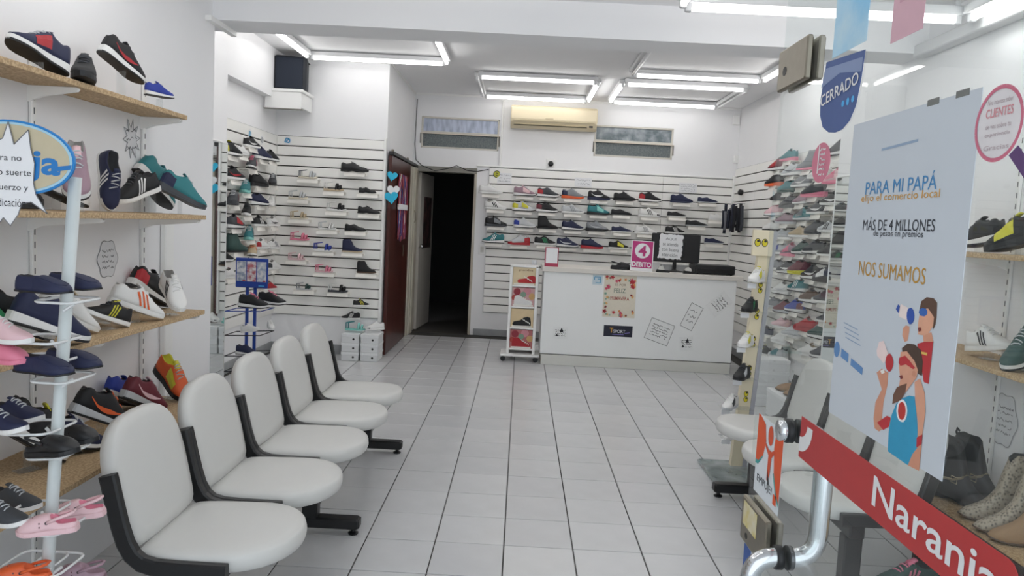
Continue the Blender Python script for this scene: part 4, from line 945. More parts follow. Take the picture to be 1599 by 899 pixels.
CATS = {'runner': 'sneaker', 'court': 'sneaker', 'plim': 'shoe', 'loafer': 'loafer', 'dress': 'shoe', 'boot': 'boot', 'tall': 'boot', 'clog': 'clog', 'sandal': 'sandal'}
NAMES = {'runner': 'running_shoe', 'court': 'sneaker', 'plim': 'slip_on_shoe', 'loafer': 'loafer', 'dress': 'school_shoe', 'boot': 'ankle_boot', 'tall': 'cowboy_boot', 'clog': 'clog', 'sandal': 'sandal'}
GROUPS = {'back': 'shoes on the back slat wall', 'alcove': 'shoes on the slat wall by the brown door', 'left': 'shoes on the left slat wall', 'right': 'shoes on the right slat wall'}
def shoe(x, y, z, yaw, pit, rol, L, kind, up, sole, acc, sty, label, grp):
    M = Matrix.Translation((x, y, z)) @ Euler((R(rol), R(-pit), R(yaw)), 'XYZ').to_matrix().to_4x4() @ Matrix.Diagonal((L, L, L * {'runner': 1.14, 'court': 1.14, 'plim': 1.1, 'sandal': 1.3, 'tall': 1.22}.get(kind, 1.0), 1))
    t = thing(NAMES[kind], label, CATS[kind], M, GROUPS.get(grp, grp))
    def part(p, *ms):
        o = link(p, shoe_mesh(kind, p), t); onmat(o, *ms); return o
    def sides(p, m, n=1):
        for sd in (-1, 1):
            for i in range(n): onmat(link(p, shoe_mesh(kind, p, sd, i), t), m)
    U, S, A = col(up), SOLEM.get(sole, SOLEM['U']), col(acc) if acc in PAL else col('K')
    lining = mat('2a2a2e', .8) if up in 'KNDMFBUSNAKETAN' or acc not in PAL else (A if acc in 'SPY' else mat('8f8e8c', .8))
    if kind == 'sandal':
        part('footbed', S); part('strap', U); part('ankle_strap', A if acc in PAL else U); return t
    if kind == 'clog':
        part('upper', col(up, .45, .05), mat(PAL[acc] if acc != 'K' else '0e0e10', .6)); part('sole', SOLEM[sole]); part('holes', mat('1a1416' if up in 'K' else '6b4a50', .7)); part('heel_strap', col(up, .45, .05)); part('rivet', mat('2a2224', .5)); return t
    upm = col(up, .35, .05) if kind in ('dress',) else U
    u = part('upper', upm, lining)
    part('sole', S)
    if kind == 'runner': part('outsole', SOLEM['K'] if sole in 'WLG' else S)
    if 'l' in sty:
        part('tongue', A if acc in 'PQSY' else U); part('laces', col('W' if up in 'WLQ' else (acc if acc in 'APO' else ('D' if up in 'K' else 'L'))))
    if 's' in sty: sides('stripe', A, 3)
    if 'w' in sty: sides('swoosh', A)
    if 'h' in sty: sides('heel_panel', A)
    if 't' in sty: sides('toe_cap', A)
    if 'p' in sty: sides('side_panel', A)
    if 'j' in sty: part('bar_strap', upm)
    if kind == 'loafer': part('seam', U)
    if kind == 'tall': part('pull_tab', U)
    if 'b' in sty: part('buckle', mat('a79a80', .35, .8))
    return t

ledge_me = MB().bbox(-.105, .105, 0, .105, -.010, 0, .002).loft([[(-.105, .094, -.002), (.105, .094, -.002), (.105, .098, -.002), (-.105, .098, -.002)], [(-.105, .108, -.042), (.105, .108, -.042), (.105, .112, -.042), (-.105, .112, -.042)]]).bbox(-.105, .105, 0, .012, -.03, -.002, .002).mesh('ledge', [ACRYL])
for s in SHOES:
    x, y, z, yaw, pit, rol, L, kind, up, sole, acc, sty, label, grp, led = s
    if grp == 'left': yaw += (-14 if yaw > 0 else 14) + random.Random(label).uniform(-5, 5)
    if grp == 'right': yaw += 16 + random.Random(label).uniform(-5, 5); L *= 1.06
    shoe(x, y, z, yaw, pit, rol, L, kind, up, sole, acc, sty, label, grp)
    if led:
        o = link('shoe_ledge', ledge_me)
        if grp in ('back', 'alcove'): o.matrix_world = Matrix.Translation((x, (YB if grp == 'back' else 7.61) - .022, z + .002 * L)) @ Matrix.Rotation(R(180), 4, 'Z')
        elif grp == 'left': o.matrix_world = Matrix.Translation((XL + .022, y, z + .002 * L)) @ Matrix.Rotation(R(-90), 4, 'Z')
        else: o.matrix_world = Matrix.Translation((XR - .022, y, z + .002 * L)) @ Matrix.Rotation(R(90), 4, 'Z')
        short = label.split(' on the ')[0]
        tag(o, 'white ledge under the ' + short, 'display ledge', 'white shoe ledges on the slat walls')

# ------------------------------------------------------------------ waiting benches
def cushion(outline, t, r=.014):
    """upholstered pad: outline in xy, thickness t, rolled edges"""
    cx = sum(p[0] for p in outline) / len(outline); cy = sum(p[1] for p in outline) / len(outline)
    def ring(k, z): return [(cx + (x - cx) * k, cy + (y - cy) * k, z) for x, y in outline]
    return MB().loft([ring(.93, 0), ring(.975, r * .3), ring(1, r), ring(1.003, t * .5), ring(1, t - r), ring(.985, t - r * .45), ring(.95, t - r * .1), ring(.8, t + .003), ring(.4, t + .006), ring(.1, t + .006)])
def seat_outline():
    pts = [(-.005, -.185), (.01, -.205), (.04, -.214), (.10, -.218), (.18, -.219)]
    pts += [(.215 + .225 * math.cos(R(a)) ** .8, .219 * math.sin(R(a))) for a in range(-80, 81, 10)]
    pts += [(.18, .219), (.10, .218), (.04, .214), (.01, .205), (-.005, .185), (-.012, .10), (-.014, 0), (-.012, -.10)]
    return pts
def back_outline():
    pts = [(-.185, -.004), (-.09, -.012), (.09, -.012), (.185, -.004), (.205, .012), (.214, .04), (.224, .12), (.23, .19)]
    pts += [(.23 * math.cos(R(a)) ** .7, .20 + .185 * math.sin(R(a)) ** .85) for a in range(10, 90, 10)]
    pts += [(0, .385)]
    pts += [(-.23 * math.cos(R(a)) ** .7, .20 + .185 * math.sin(R(a)) ** .85) for a in range(80, 0, -10)]
    pts += [(-.23, .19), (-.224, .12), (-.214, .04), (-.205, .012)]
    return pts
seat_me = cushion(seat_outline(), .062, .022).xf(Matrix.Translation((0, 0, .362)) @ Matrix.Rotation(R(-1.5), 4, 'Y')).mesh('seat_pad', [VINYL], True)
BM = Matrix.Translation((-.012, 0, .425)) @ Matrix.Rotation(R(-15), 4, 'Y') @ Matrix(((0, 0, 1, 0), (1, 0, 0, 0), (0, 1, 0, 0), (0, 0, 0, 1)))
back_me = cushion([(x * .955, y) for x, y in back_outline()], .05, .02).xf(BM @ Matrix.Translation((0, 0, -.03))).mesh('backrest', [VINYL], True)
arc = [(-.066, .66), (-.062, .645), (-.046, .575), (-.030, .51), (-.014, .46), (.006, .425), (.034, .402), (.075, .391), (.14, .388), (.275, .387), (.283, .387)]
br_me = MB().sweep([(x, 0, z) for x, z in arc], [(-.024, -.010), (-.018, -.015), (.018, -.015), (.024, -.010), (.024, .010), (.018, .015), (-.018, .015), (-.024, .010)]).mesh('side_bracket', [BLACKP], False)
def bench(label, M, ys, legs):
    t = thing('waiting_bench', label, 'bench', M, 'white waiting benches')
    for y in ys:
        link('seat_pad', seat_me, t, Matrix.Translation((0, y, 0)))
        link('backrest', back_me, t, Matrix.Translation((0, y, 0)))
        for sg in (-1, 1): link('side_bracket', br_me, t, Matrix.Translation((0, y + sg * .2335, 0)))
        MB().bbox(.0, .30, y - .16, y + .16, .352, .366, .004).build('seat_pan', BLACKP, t)
    MB().bbox(.17, .23, min(ys) - .2, max(ys) + .2, .295, .352, .006).build('beam', BLACKP, t)
    for y in legs:
        lg = MB().bbox(.165, .235, y - .03, y + .03, .07, .30, .006).bbox(-.10, .425, y - .032, y + .032, .028, .078, .008).build('leg', BLACKP, t)
        for x in (-.07, .395): MB().lathe([(.022, 0), (.024, .008), (.010, .014), (.010, .03)], 12, (x, y, 0)).build('leveler', BLACKP, lg)
    return t
bench('row of five white padded seats on a black beam', Matrix.Translation((-1.09, 0, 0)), [2.32 + .497 * k for k in range(5)], (2.08, 3.28, 4.475))
bench('row of three white padded seats behind the glass door', Matrix.Translation((1.55, 0, 0)) @ Matrix.Rotation(R(180), 4, 'Z'), [-3.98, -3.49, -3.0], (-4.02, -2.85))

# ------------------------------------------------------------------ wall shelving
def standard(M, H, label, grp):
    o = MB().bbox(-.012, .012, 0, H, 0, .012, .002)
    k = 0.03
    while k < H:
        o.bbox(-.003, .003, k, k + .022, .0122, .0128, .0001, 1); k += .045
    o = o.build('shelf_upright', [WHITEP, mat('6d6e70', .7)], None); o.matrix_world = M
    return tag(o, label, 'shelf upright', grp)
LS = [(1.838, -1.49, 3.31, 'topmost chipboard shelf on the left wall'), (1.407, -1.40, 3.31, 'second chipboard shelf on the left wall'),
      (.985, -1.40, 3.31, 'third chipboard shelf on the left wall'), (.583, -1.33, 3.31, 'deep lowest chipboard shelf on the left wall')]
EDGE = two_tone('chipboard_edge', '9a8462', 'b59c76', 60, .7)
for z, xf, ye, lab in LS:
    t = thing('wall_shelf', lab, 'shelf', (-1.67, .9, z), 'left wall shelves')
    d = xf + 1.67
    MB().bbox(.0, d, 0, ye - .9, -.019, 0, .0015).build('board', CHIP, t)
    for yy in (.9, 1.62, 2.36, ye - .93):
        prof = [(.0, -.02), (d * .93, -.02), (d * .96, -.026), (d * .93, -.034), (.05, -.055), (0, -.075)]
        MB().loft([[(x, yy - .006, zz) for x, zz in prof], [(x, yy + .006, zz) for x, zz in prof]]).build('bracket', WHITEP, t)
for yy, lab in ((1.8, 'nearest the entrance'), (2.53, 'behind the white pole stand'), (3.27, 'at the shelf ends')):
    standard(frame('L', (-1.668, yy, .12)), 1.86, 'slotted white shelf upright on left wall ' + lab, 'left shelf uprights')
RS = [(1.418, 'upper chipboard shelf on the front right wall'), (.993, 'lower chipboard shelf on the front right wall')]
for z, lab in RS:
    t = thing('wall_shelf', lab, 'shelf', (2.05, .9, z), 'right wall shelves')
    MB().bbox(-.27, 0, 0, 2.55, -.019, 0, .0015).build('board', CHIP, t)
    for yy in (.9, 1.55, 2.26):
        prof = [(-.0, -.02), (-.25, -.02), (-.26, -.026), (-.25, -.034), (-.05, -.055), (0, -.075)]
        MB().loft([[(x, yy - .006, zz) for x, zz in prof], [(x, yy + .006, zz) for x, zz in prof]]).build('bracket', WHITEP, t)
for yy, lab in ((2.42, 'nearest the entrance'), (3.14, 'beyond the poster')):
    standard(frame('R', (2.048, yy, .45)), 1.45, 'slotted white shelf upright on right wall ' + lab, 'right shelf uprights')
t = thing('boot_platform', 'chipboard boot platform with dark edge on the right', 'platform', (1.6, 1.2, 0))
MB().bbox(.10, .44, 0, 1.92, .385, .405, .002).build('board', CHIP, t)
MB().bbox(.085, .10, 0, 1.92, .36, .408, .002).build('edge_trim', mat('2c2725', .5), t)
for yy in (.05, 1.85): MB().bbox(.12, .44, yy, yy + .03, 0, .385, .003).build('leg_panel', mat('3a3533', .6), t)

# clear acrylic risers under the tilted shoes on the shelves
LEV = [1.838, 1.407, .985, .583]
for s in SHOES:
    x, y, z, yaw, pit, rol, L, kind, up, sole, acc, sty, label, grp, led = s
    if grp.startswith('shoes on the long left') or 'front right wall' in grp and kind != 'tall':
        lv = LEV if x < 0 else [1.418, .993]
        base = max([l for l in lv if l < z + .06], default=None)
        if base is None: continue
        hgt = z - base
        if hgt < .015: continue
        t = thing('shoe_riser', 'clear acrylic riser holding the ' + label.split(' on the ')[0].split(',')[0], 'shoe riser', Matrix.Translation((x, y, base)) @ Matrix.Rotation(R(yaw), 4, 'Z'), 'acrylic risers on the wall shelves')
        MB().bbox(-.035, .035, -.025, .025, 0, .003, .001).build('base_plate', CLEAR, t)
        MB().bbox(-.002, .002, -.022, .022, .003, max(.008, hgt - .006), .001).build('upright_plate', CLEAR, t)

# ------------------------------------------------------------------ white pole stand with oval sign
t = thing('pole_stand', 'white tubular pole stand with wire shoe tiers', 'display stand', (-1.12, 1.80, 0))
POLE = mat('c9d0d0', .35, var=.05, scale=20)
MB().tube([(-.055, -.02, 0), (.035, .01, 1.50)], .0145, 14).build('pole', POLE, t, None, True)
MB().lathe([(.16, 0), (.16, .012), (.03, .02), (.022, .05)], 24, (-.055, -.02, 0)).build('base', POLE, t, None, True)
WIRE = mat('dfe1e1', .35)
def tier(z, dx, tilt, w=.11):
    p = -.055 + .09 * z / 1.5; a = []
    for x, y in rrect(-.045 if dx > 0 else -w, .05 if dx > 0 else .01, -.062, .075, .025, 3): a.append((p + x, y, z + x * math.tan(R(tilt)) - .004))
    MB().tube(a, .0035, 6, closed=True).build('wire_tier', WIRE, t, None, True)
    MB().tube([(p, -.01, z - .03), (p + .03 * (1 if dx > 0 else -1), .0, z - .006)], .004, 6).build('tier_stem', WIRE, t)
for z, dx, tl in ((1.205, 1, 0), (1.105, -1, 0), (1.055, -1, 0), (1.012, 1, 0), (.885, -1, 3), (.825, 1, 5), (.67, -1, 3), (.635, 1, 0), (.53, 1, 0), (.53, -1, 0)): tier(z, dx, tl)
# the oval sign
sg = thing('oval_sign', 'beige oval sign with blue rim and lettering on the pole stand', 'sign', frame('Y', (-1.205, 1.765, 1.537)) @ Matrix.Rotation(R(-3), 4, 'Z') @ Matrix.Diagonal((1.05, 1.05, 1, 1)))
pts = ell(0, 0, .142, .083, 40)
MB().prism(pts, 0, .006).build('board', mat('1f7fc4', .45), sg)
MB().prism(ell(0, 0, .137, .078, 40), .006, .0068).build('pale_line', mat('a9cfe0', .5), sg)
MB().prism(ell(0, 0, .131, .073, 40), .0068, .0076).build('face', mat('c3b89c', .55), sg)
BLUE = mat('2478be', .5)
text(sg, 'ja', BLUE, .042, .112, -.014, .068, .0082, .03)
MB().poly([(.095, -.012), (.136, -.004), (.134, -.014), (.098, -.022)], .0083).build('letter_tail', BLUE, sg)
MB().poly([(-.075, .0), (.0, .02), (.0, -.02), (-.075, -.03)], .0082).build('letter_piece', BLUE, sg)
nt_ = thing('paper_note', 'white jagged paper note stuck over the oval sign', 'note', frame('Y', (-1.200, 1.755, 1.503)) @ Matrix.Diagonal((1.1, 1.1, 1, 1)))
pts = [(-.14, .0), (-.135, .06), (-.10, .048), (-.075, .06), (-.06, .05), (-.045, .058), (-.02, .07), (-.008, .105), (.004, .058), (.035, .09), (.04, .05), (.048, .02), (.045, -.02), (.05, -.045), (.075, -.085), (.04, -.062), (.02, -.066), (.012, -.09), (-.005, -.115), (-.02, -.098), (-.035, -.118), (-.06, -.09), (-.10, -.095), (-.14, -.06)]
MB().prism(pts, 0, .0016).build('paper', PAPER, nt_)
MB().strokes([(pts[i], pts[i + 1]) for i in range(len(pts) - 1)], .0022, .0019).build('drawn_edge', mat('77787c', .8), nt_)
for k, (tx, a, b) in enumerate((('logra no', -.052, .02), ('magia o suerte', -.085, .04), ('es esfuerzo y', -.075, .034), ('dedicación', -.05, .028))): text(nt_, tx, INK, a, b, .028 - .031 * k, .017, .0022)

# ------------------------------------------------------------------ blue wire rack by the mirror
RB = mat('1d3f96', .4)
t = thing('wire_shoe_rack', 'tall blue shoe rack with a picture panel at the top', 'shoe rack', (-2.03, 5.66, 0))
for x in (-.04, .02): MB().bbox(x - .011, x + .011, -.008, .008, 0, 1.06, .002).build('post', RB, t)
hp = MB().bbox(-.122, .122, -.03, -.012, .85, 1.075, .004).build('header_panel', RB, t)
for k, h in enumerate(('8d97ab', 'b5646a', '9aa7bd')):
    MB().bbox(-.112 + .077 * k, -.042 + .077 * k, -.032, -.0305, .898, 1.05, .0005).build('picture', two_tone('rack_photo_%d' % k, h, 'd9d8d8', 30, .6), hp)
    MB().bbox(-.068 + .077 * k, -.046 + .077 * k, -.0335, -.0322, .900, .908, .0003).build('price_strip', mat('b8343c', .6), hp)
MB().bbox(.055, .10, -.033, -.0305, .862, .872, .0005).build('logo', mat('4aa3dc', .6), hp)
for z in (.70, .52, .365, .25):
    MB().tube([(-.12, -.22, z - .012), (.13, -.20, z - .005), (.15, .06, z - .005), (.0, .02, z - .01), (-.11, -.02, z - .012)], .004, 6, closed=True).build('wire_tier', BLACKP if z < .6 else RB, t)
MB().bbox(-.16, .14, -.16, .12, 0, .015, .004).build('base', RB, t)

# ------------------------------------------------------------------ counter
t = thing('shop_counter', 'white panelled shop counter with paper stickers on its front', 'counter', (.25, 7.64, 0))
CW = mat('eceeed', .45, var=.03, scale=3)
MB().bbox(.0, 1.97, .0, .58, .115, .965, .003).build('front_panel', CW, t)
MB().bbox(.012, 1.965, -.004, .55, 0, .108, .003).build('plinth', mat('d2d2cc', .5, var=.05, scale=5), t)
MB().bbox(-.02, 2.03, -.03, .62, .965, 1.012, .004).build('worktop', mat('d9d5ce', .5, var=.05, scale=5), t)
MB().strokes([((.0, 0), (1.97, 0))], .006).xf(Matrix.Translation((0, -.0012, .112)) @ Matrix.Rotation(R(90), 4, 'X')).build('joint', GROOVE, t)
def sheet(name, label, cat, kind, p, w, h, m=PAPER, rot=0, th=.0012):
    s_ = thing(name, label, cat, frame(kind, p) @ Matrix.Rotation(R(rot), 4, 'Z'))
    MB().bbox(-w / 2, w / 2, -h / 2, h / 2, 0, th, .0002).build('sheet', m, s_)
    return s_
FY = 7.639
s_ = sheet('spring_poster', 'floral spring greeting poster on the counter front', 'poster', 'Y', (1.035, FY, .745), .33, .43, mat('dcd5c4', .7))
text(s_, 'ES POR', mat('8a6f5a', .7), -.05, .06, .12, .025, .0018)
text(s_, 'FELIZ', mat('6f7f74', .7), -.06, .06, .06, .045, .0018, .01)
text(s_, 'PRIMAVERA', mat('a8554a', .7), -.095, .10, -.02, .036, .0018, .01)
rnd = random.Random(9)
fc = ['b5343a', 'd98a4a', '7fae9a', 'c9506a', 'e0b070', '8a2f35']
for k in range(56):
    if k < 28: x, y = rnd.uniform(-.15, .15), rnd.choice((-1, 1)) * rnd.uniform(.15, .2)
    else: x, y = rnd.choice((-1, 1)) * rnd.uniform(.115, .15), rnd.uniform(-.17, .17)
    r_ = rnd.uniform(.008, .013) if k % 3 else rnd.uniform(.013, .02)
    pet = [(x + r_ * (1 + .35 * math.cos(5 * a)) * math.cos(a), y + r_ * (1 + .35 * math.cos(5 * a)) * math.sin(a)) for a in [2 * math.pi * i / 20 for i in range(20)]]
    MB().poly(pet, .0018 + .00005 * k).poly(ell(x, y, r_ * .35, r_ * .35, 8), .0038).build('flower', mat(fc[k % 6], .7), s_)
s_ = sheet('shop_sticker', 'dark navy sticker with shop lettering on the counter front', 'sticker', 'Y', (1.042, FY, .387), .296, .115, mat('15182c', .4))
text(s_, 'SPORT', mat('d8d8de', .5), -.05, .075, -.002, .034, .0018, .01); text(s_, 'T', mat('d9a23a', .5), -.085, -.05, .006, .05, .0018, .02)
MB().strokes([((.07, -.02), (.12, -.012)), ((-.06, -.035), (.06, -.035))], .005, .0018).build('underline', mat('8a7fd0', .5), s_)
DOOD = [('triangular doodle sticker low on the counter beside the cart', .451, .336, .15, .12, 0, 1), ('tilted square paper with drawn faces', 1.467, .403, .25, .22, -18, 2),
        ('tilted paper with lettered columns', 1.785, .575, .13, .26, -24, 3), ('small doodle sticker under the lettered paper', 1.751, .292, .14, .15, 5, 4), ('folded paper with words near the counter end', 2.06, .72, .16, .24, -48, 5)]
for lab, x, z, w, h, rot, sd in DOOD:
    s_ = sheet('doodle_paper', lab + ' ', 'sticker', 'Y', (x, FY, z), w, h, mat('e8eae9', .6), rot); s_['label'] = lab
    mb = scribble(MB(), -w * .36, w * .36, -h * .3, h * .32, 3 + sd % 3, .0018, .0045, sd)
    if sd in (2, 3): mb.strokes([((-w / 2, -h / 2), (w / 2, -h / 2)), ((w / 2, -h / 2), (w / 2, h / 2)), ((w / 2, h / 2), (-w / 2, h / 2)), ((-w / 2, h / 2), (-w / 2, -h / 2))], .004, .0018)
    if sd in (1, 4): mb.poly([(-.01, .01), (.03, .015), (.012, .06)], .0019).poly([(-.05, -.03), (-.02, -.03), (-.035, -.008)], .0019)
    mb.build('drawing', INK, s_)
s_ = sheet('card_sticker', 'pale blue card sticker near the counter top', 'sticker', 'Y', (.80, FY, .905), .10, .10, mat('c5d6de', .6))
MB().strokes([((-.03, .03), (.03, .03)), ((.03, .03), (.03, -.03)), ((.03, -.03), (-.02, -.03)), ((-.03, .03), (-.03, .0)), ((0, .01), (.03, .01))], .007, .0018).build('drawing', mat('4a9cc4', .6), s_)

# things on the counter
CT = 1.012
t = thing('debit_sign', 'pink sign with a white 4 and DEBITO standing on the counter', 'sign', frame('Y', (1.247, 7.70, CT)) @ Matrix.Rotation(R(-6), 4, 'X') @ Matrix.Rotation(R(-1.5), 4, 'Z'))
MB().bbox(-.115, .115, 0, .315, 0, .004, .001).build('board', PAPER, t)
PK = mat('b92f78', .5)
MB().bbox(-.105, .105, .095, .308, .004, .0046, .0002).build('pink_field', PK, t)
MB().poly(ell(0, .21, .078, .078, 28), .0052).build('disc', PAPER, t)
text(t, '4', PK, -.042, .042, .21, .11, .0058, .03)
text(t, 'DEBITO', PAPER, -.098, .098, .070, .052, .0056, .03); MB().bbox(-.105, .105, .034, .094, .004, .0044, .0002).build('pink_band', PK, t)
MB().bbox(-.05, .05, .02, .05, -.07, 0, .002).build('back_foot', PAPER, t)
t = thing('table_sign', 'small white table sign with a crimson frame at the counter end', 'sign', frame('Y', (.322, 7.70, CT)) @ Matrix.Rotation(R(-8), 4, 'X'))
MB().bbox(-.07, .07, 0, .20, 0, .004, .001).build('frame', mat('a83050', .5), t)
MB().bbox(-.06, .06, .035, .192, .004, .0048, .0003).build('card', PAPER, t)
MB().bbox(-.03, .03, .0, .03, -.06, 0, .002).build('back_foot', PAPER, t)
t = thing('monitor', 'black flat monitor seen from the back on the counter', 'monitor', (1.63, 7.92, CT))
MB().bbox(-.255, .255, -.02, .02, .10, .40, .008).build('screen_case', BLACKP, t)
MB().bbox(-.09, .09, -.035, -.019, .16, .32, .01).build('rear_cover', mat('1a1c20', .5), t)
MB().tube([(0, 0, .015), (0, -.01, .2)], .02, 8).build('neck', BLACKP, t)
MB().lathe([(.11, 0), (.11, .008), (.03, .016), (.02, .03)], 20).build('foot', BLACKP, t)
t = thing('paper_note', 'white wavy-edged handwritten paper taped to the monitor', 'note', frame('Y', (1.57, 7.884, 1.272)) @ Matrix.Rotation(R(-3), 4, 'Z'))
rn = random.Random(3); pts = []
for i in range(14): pts.append((-.12 + .24 * i / 13, -.125 + rn.uniform(-.008, .008)))
for i in range(14): pts.append((.122 + rn.uniform(-.008, .008), -.12 + .245 * i / 13))
for i in range(14): pts.append((.12 - .24 * i / 13, .13 + rn.uniform(-.006, .006)))
for i in range(14): pts.append((-.122 + rn.uniform(-.008, .008), .125 - .245 * i / 13))
MB().prism(pts, 0, .003).build('paper', PAPER, t)
for k, (tx, a, b) in enumerate((('AQUÍ', -.06, .05), ('se atiende', -.085, .075), ('con buena', -.09, .09), ('atención', -.085, .08))): text(t, tx, mat('55575c', .8), a, b, .085 - .056 * k, .036, .0038)
t = thing('cash_drawer', 'long low black case at the right end of the counter', 'cash drawer', (1.80, 7.69, CT))
MB().bbox(0, .41, 0, .30, .008, .098, .006).build('case', BLACKP, t); MB().bbox(.02, .39, -.004, .002, .02, .06, .002).build('drawer_front', mat('0e0f11', .35), t)
for x in (.03, .38):
    for y in (.03, .27): MB().lathe([(.012, 0), (.012, .01)], 8, (x, y, 0)).build('rubber_foot', BLACKP, t)
for k, (x, lab) in enumerate(((1.47, 'black tape dispenser in front of the monitor'), (1.75, 'black tape dispenser beside the long black case'))):
    t = thing('tape_dispenser', lab, 'tape dispenser', (x, 7.70, CT), 'tape dispensers on the counter')
    MB().loft([[(-.07, -.02, 0), (.07, -.02, 0), (.07, .02, 0), (-.07, .02, 0)], [(-.06, -.02, .03), (.05, -.02, .022), (.05, .02, .022), (-.06, .02, .03)]]).build('body', BLACKP, t)
    MB().lathe([(.012, -.014), (.032, -.014), (.032, .014), (.012, .014)], 16).xf(Matrix.Translation((-.02, 0, .034)) @ Matrix.Rotation(R(90), 4, 'X')).build('tape_roll', mat('cfcfc9', .4), t)
t = thing('key_box', 'small white and grey cardboard boxes under the monitor', 'box', (1.50, 8.02, CT))
MB().bbox(-.14, .0, 0, .08, 0, .085, .002).build('carton', PAPER, t); MB().bbox(.01, .36, 0, .08, 0, .07, .002).build('carton', mat('d5d6d6', .6), t)
o = MB().loft([[(0, 0, 0), (.10, 0, 0), (.10, .08, 0), (0, .08, 0)], [(.01, .01, .07), (.06, .01, .03), (.06, .07, .03), (.01, .07, .07)]]).build('red_folder', mat('d23a34', .5), None, Matrix.Translation((2.14, 8.08, CT)))
tag(o, 'bright red folded pouch on the counter end', 'pouch')
shoe(1.06, 7.82, CT, 0, 0, 0, .22, 'clog', 'K', 'K', 'K', '', 'black clog on the counter next to the pink sign', 'footwear on the counter')

# ------------------------------------------------------------------ rolling picture stand
t = thing('poster_cart', 'white rolling stand with four shoe pictures', 'display stand', (-.10, 7.76, 0))
fr_ = MB(); fr_.bbox(0, .03, 0, .22, .075, 1.0, .003); fr_.bbox(.27, .30, 0, .22, .075, 1.0, .003); fr_.bbox(.03, .27, .20, .22, .075, 1.0, .003); fr_.bbox(0, .30, 0, .22, .985, 1.005, .003)
fr_.build('cabinet', WHITEP, t)
MB().bbox(-.06, .35, -.06, .26, .055, .078, .004).build('base_plate', WHITEP, t)
for x in (-.03, .06, .31):
    for y in ((-.03, .22) if x != .06 else (.22,)):
        MB().lathe([(.012, -.014), (.027, -.012), (.027, .012), (.012, .014)], 12).xf(Matrix.Translation((x, y, .027)) @ Matrix.Rotation(R(90), 4, 'X')).build('caster', BLACKP, t)
pics = [('d8c7a4', 'b5262c', 'W'), ('caa0a0', 'dcdcda', 'W'), ('d9c39c', '17181b', 'W'), ('b06a6a', 'a8202a', 'W')]
for k, (bgc, sc, _) in enumerate(pics):
    z0 = .80 - .222 * k
    MB().bbox(.03, .27, -.004, .02, z0 - .018, z0, .002).build('shelf_lip', WHITEP, t)
    pn = MB().bbox(.032, .268, .012, .016, z0, z0 + .195, .001).build('picture_panel', mat(bgc, .6, var=.12, scale=14), t)
    def cl(mb, nm, m): mb.xf(Matrix.Translation((.15, .0112 - .0004, z0 + .06)) @ Matrix.Rotation(R(90), 4, 'X')).build(nm, m, pn)
    if k in (1, 3):
        for q, (cx, cy, rr, hc) in enumerate(((-.05, .09, .05, '8f2f3c'), (.03, .10, .055, 'c98a92'), (.07, .04, .045, 'c9a06a'), (.0, .06, .04, '7f9a86'), (-.07, .02, .04, 'a8443c'))): cl(MB().poly(ell(cx * 1.3, cy * .9 + .01, rr * .75, rr * .75, 16), .0003 * q), 'print', mat(hc, .6))
    prof = [(-.10, -.05), (.09, -.05), (.105, -.03), (.09, .0), (.02, .015), (-.02, .05), (-.06, .06), (-.09, .05), (-.10, .0)]
    if k in (2,): prof = [(-x, y) for x, y in prof]
    if k == 0: prof = [(-x, y) for x, y in prof][::-1]; prof = [(x + .03, y * .8) for x, y in prof]
    cl(MB().poly([(x * .95, y * .9) for x, y in prof], .0022), 'print', mat(sc, .6))
    cl(MB().poly([(-.105, -.058), (.105, -.058), (.105, -.042), (-.105, -.042)], .0026), 'print', mat('e2e0da', .6))
    lc = MB()
    for q in range(4): lc.strokes([((.0 + .022 * q, .035 - .012 * q), (.02 + .022 * q, .012 - .012 * q))], .006, .003)
    cl(lc, 'print', mat('e8e6e0', .6))
text(t, 'grendha', mat('8a6a52', .6), 0, 1, 0, 1).matrix_local = Matrix.Translation((.09, .0105, .955)) @ Matrix.Rotation(R(90), 4, 'X') @ Matrix.Diagonal((.15, .026, 1, 1))
o = MB().loft([[(.0 + .05 * math.cos(a), .04 * math.sin(a), z) for a in [2 * math.pi * i / 12 for i in range(12)]] for z in (.0,)] + [[(r_ * math.cos(a) * (1 + .12 * math.cos(3 * a + z * 30)), r_ * .7 * math.sin(a), z) for a in [2 * math.pi * i / 12 for i in range(12)]] for r_, z in ((.055, .05), (.06, .15), (.05, .24), (.025, .29), (.03, .33))]).build('plastic_bag', [mat('d9dce0', .3)], None, Matrix.Translation((.155, 8.08, .72)), True)
tag(o, 'white plastic bag hanging between the cart and the counter', 'bag')
o2 = MB().tube([(.155, 8.08, 1.04), (.165, 8.10, 1.07), (.2, 8.12, 1.05), (.24, 8.14, 1.04)], .004, 6).build('bag_handle', mat('d9dce0', .3)); o2.parent = o; o2.matrix_parent_inverse = o.matrix_world.inverted()

# ------------------------------------------------------------------ air conditioner
t = thing('air_conditioner', 'cream split air conditioner high on the back wall', 'air conditioner', (-.205, 9.388, 2.585))
ACM = mat('ddd0b2', .4, var=.03, scale=3)
prof = [(0, .02), (0, .285), (-.13, .285), (-.17, .275), (-.195, .25), (-.20, .12), (-.19, .085), (-.15, .035), (-.10, .01)]
MB().loft([[(x, y * k, .145 + (z - .145) * k2) for y, z in prof] for x, k, k2 in ((0, .94, .96), (.008, .99, .99), (.016, 1, 1), (1.034, 1, 1), (1.042, .99, .99), (1.05, .94, .96))]).build('body', ACM, t)
MB().bbox(.03, 1.02, -.205, -.198, .092, .108, .003).build('panel_seam', mat('c9bb9a', .4), t)
MB().bbox(.05, .92, -.183, -.166, .052, .066, .003).build('louver', mat('c4b694', .4), t)
MB().bbox(.04, .93, -.172, -.16, .042, .05, .002).build('air_slot', mat('55503f', .6), t)
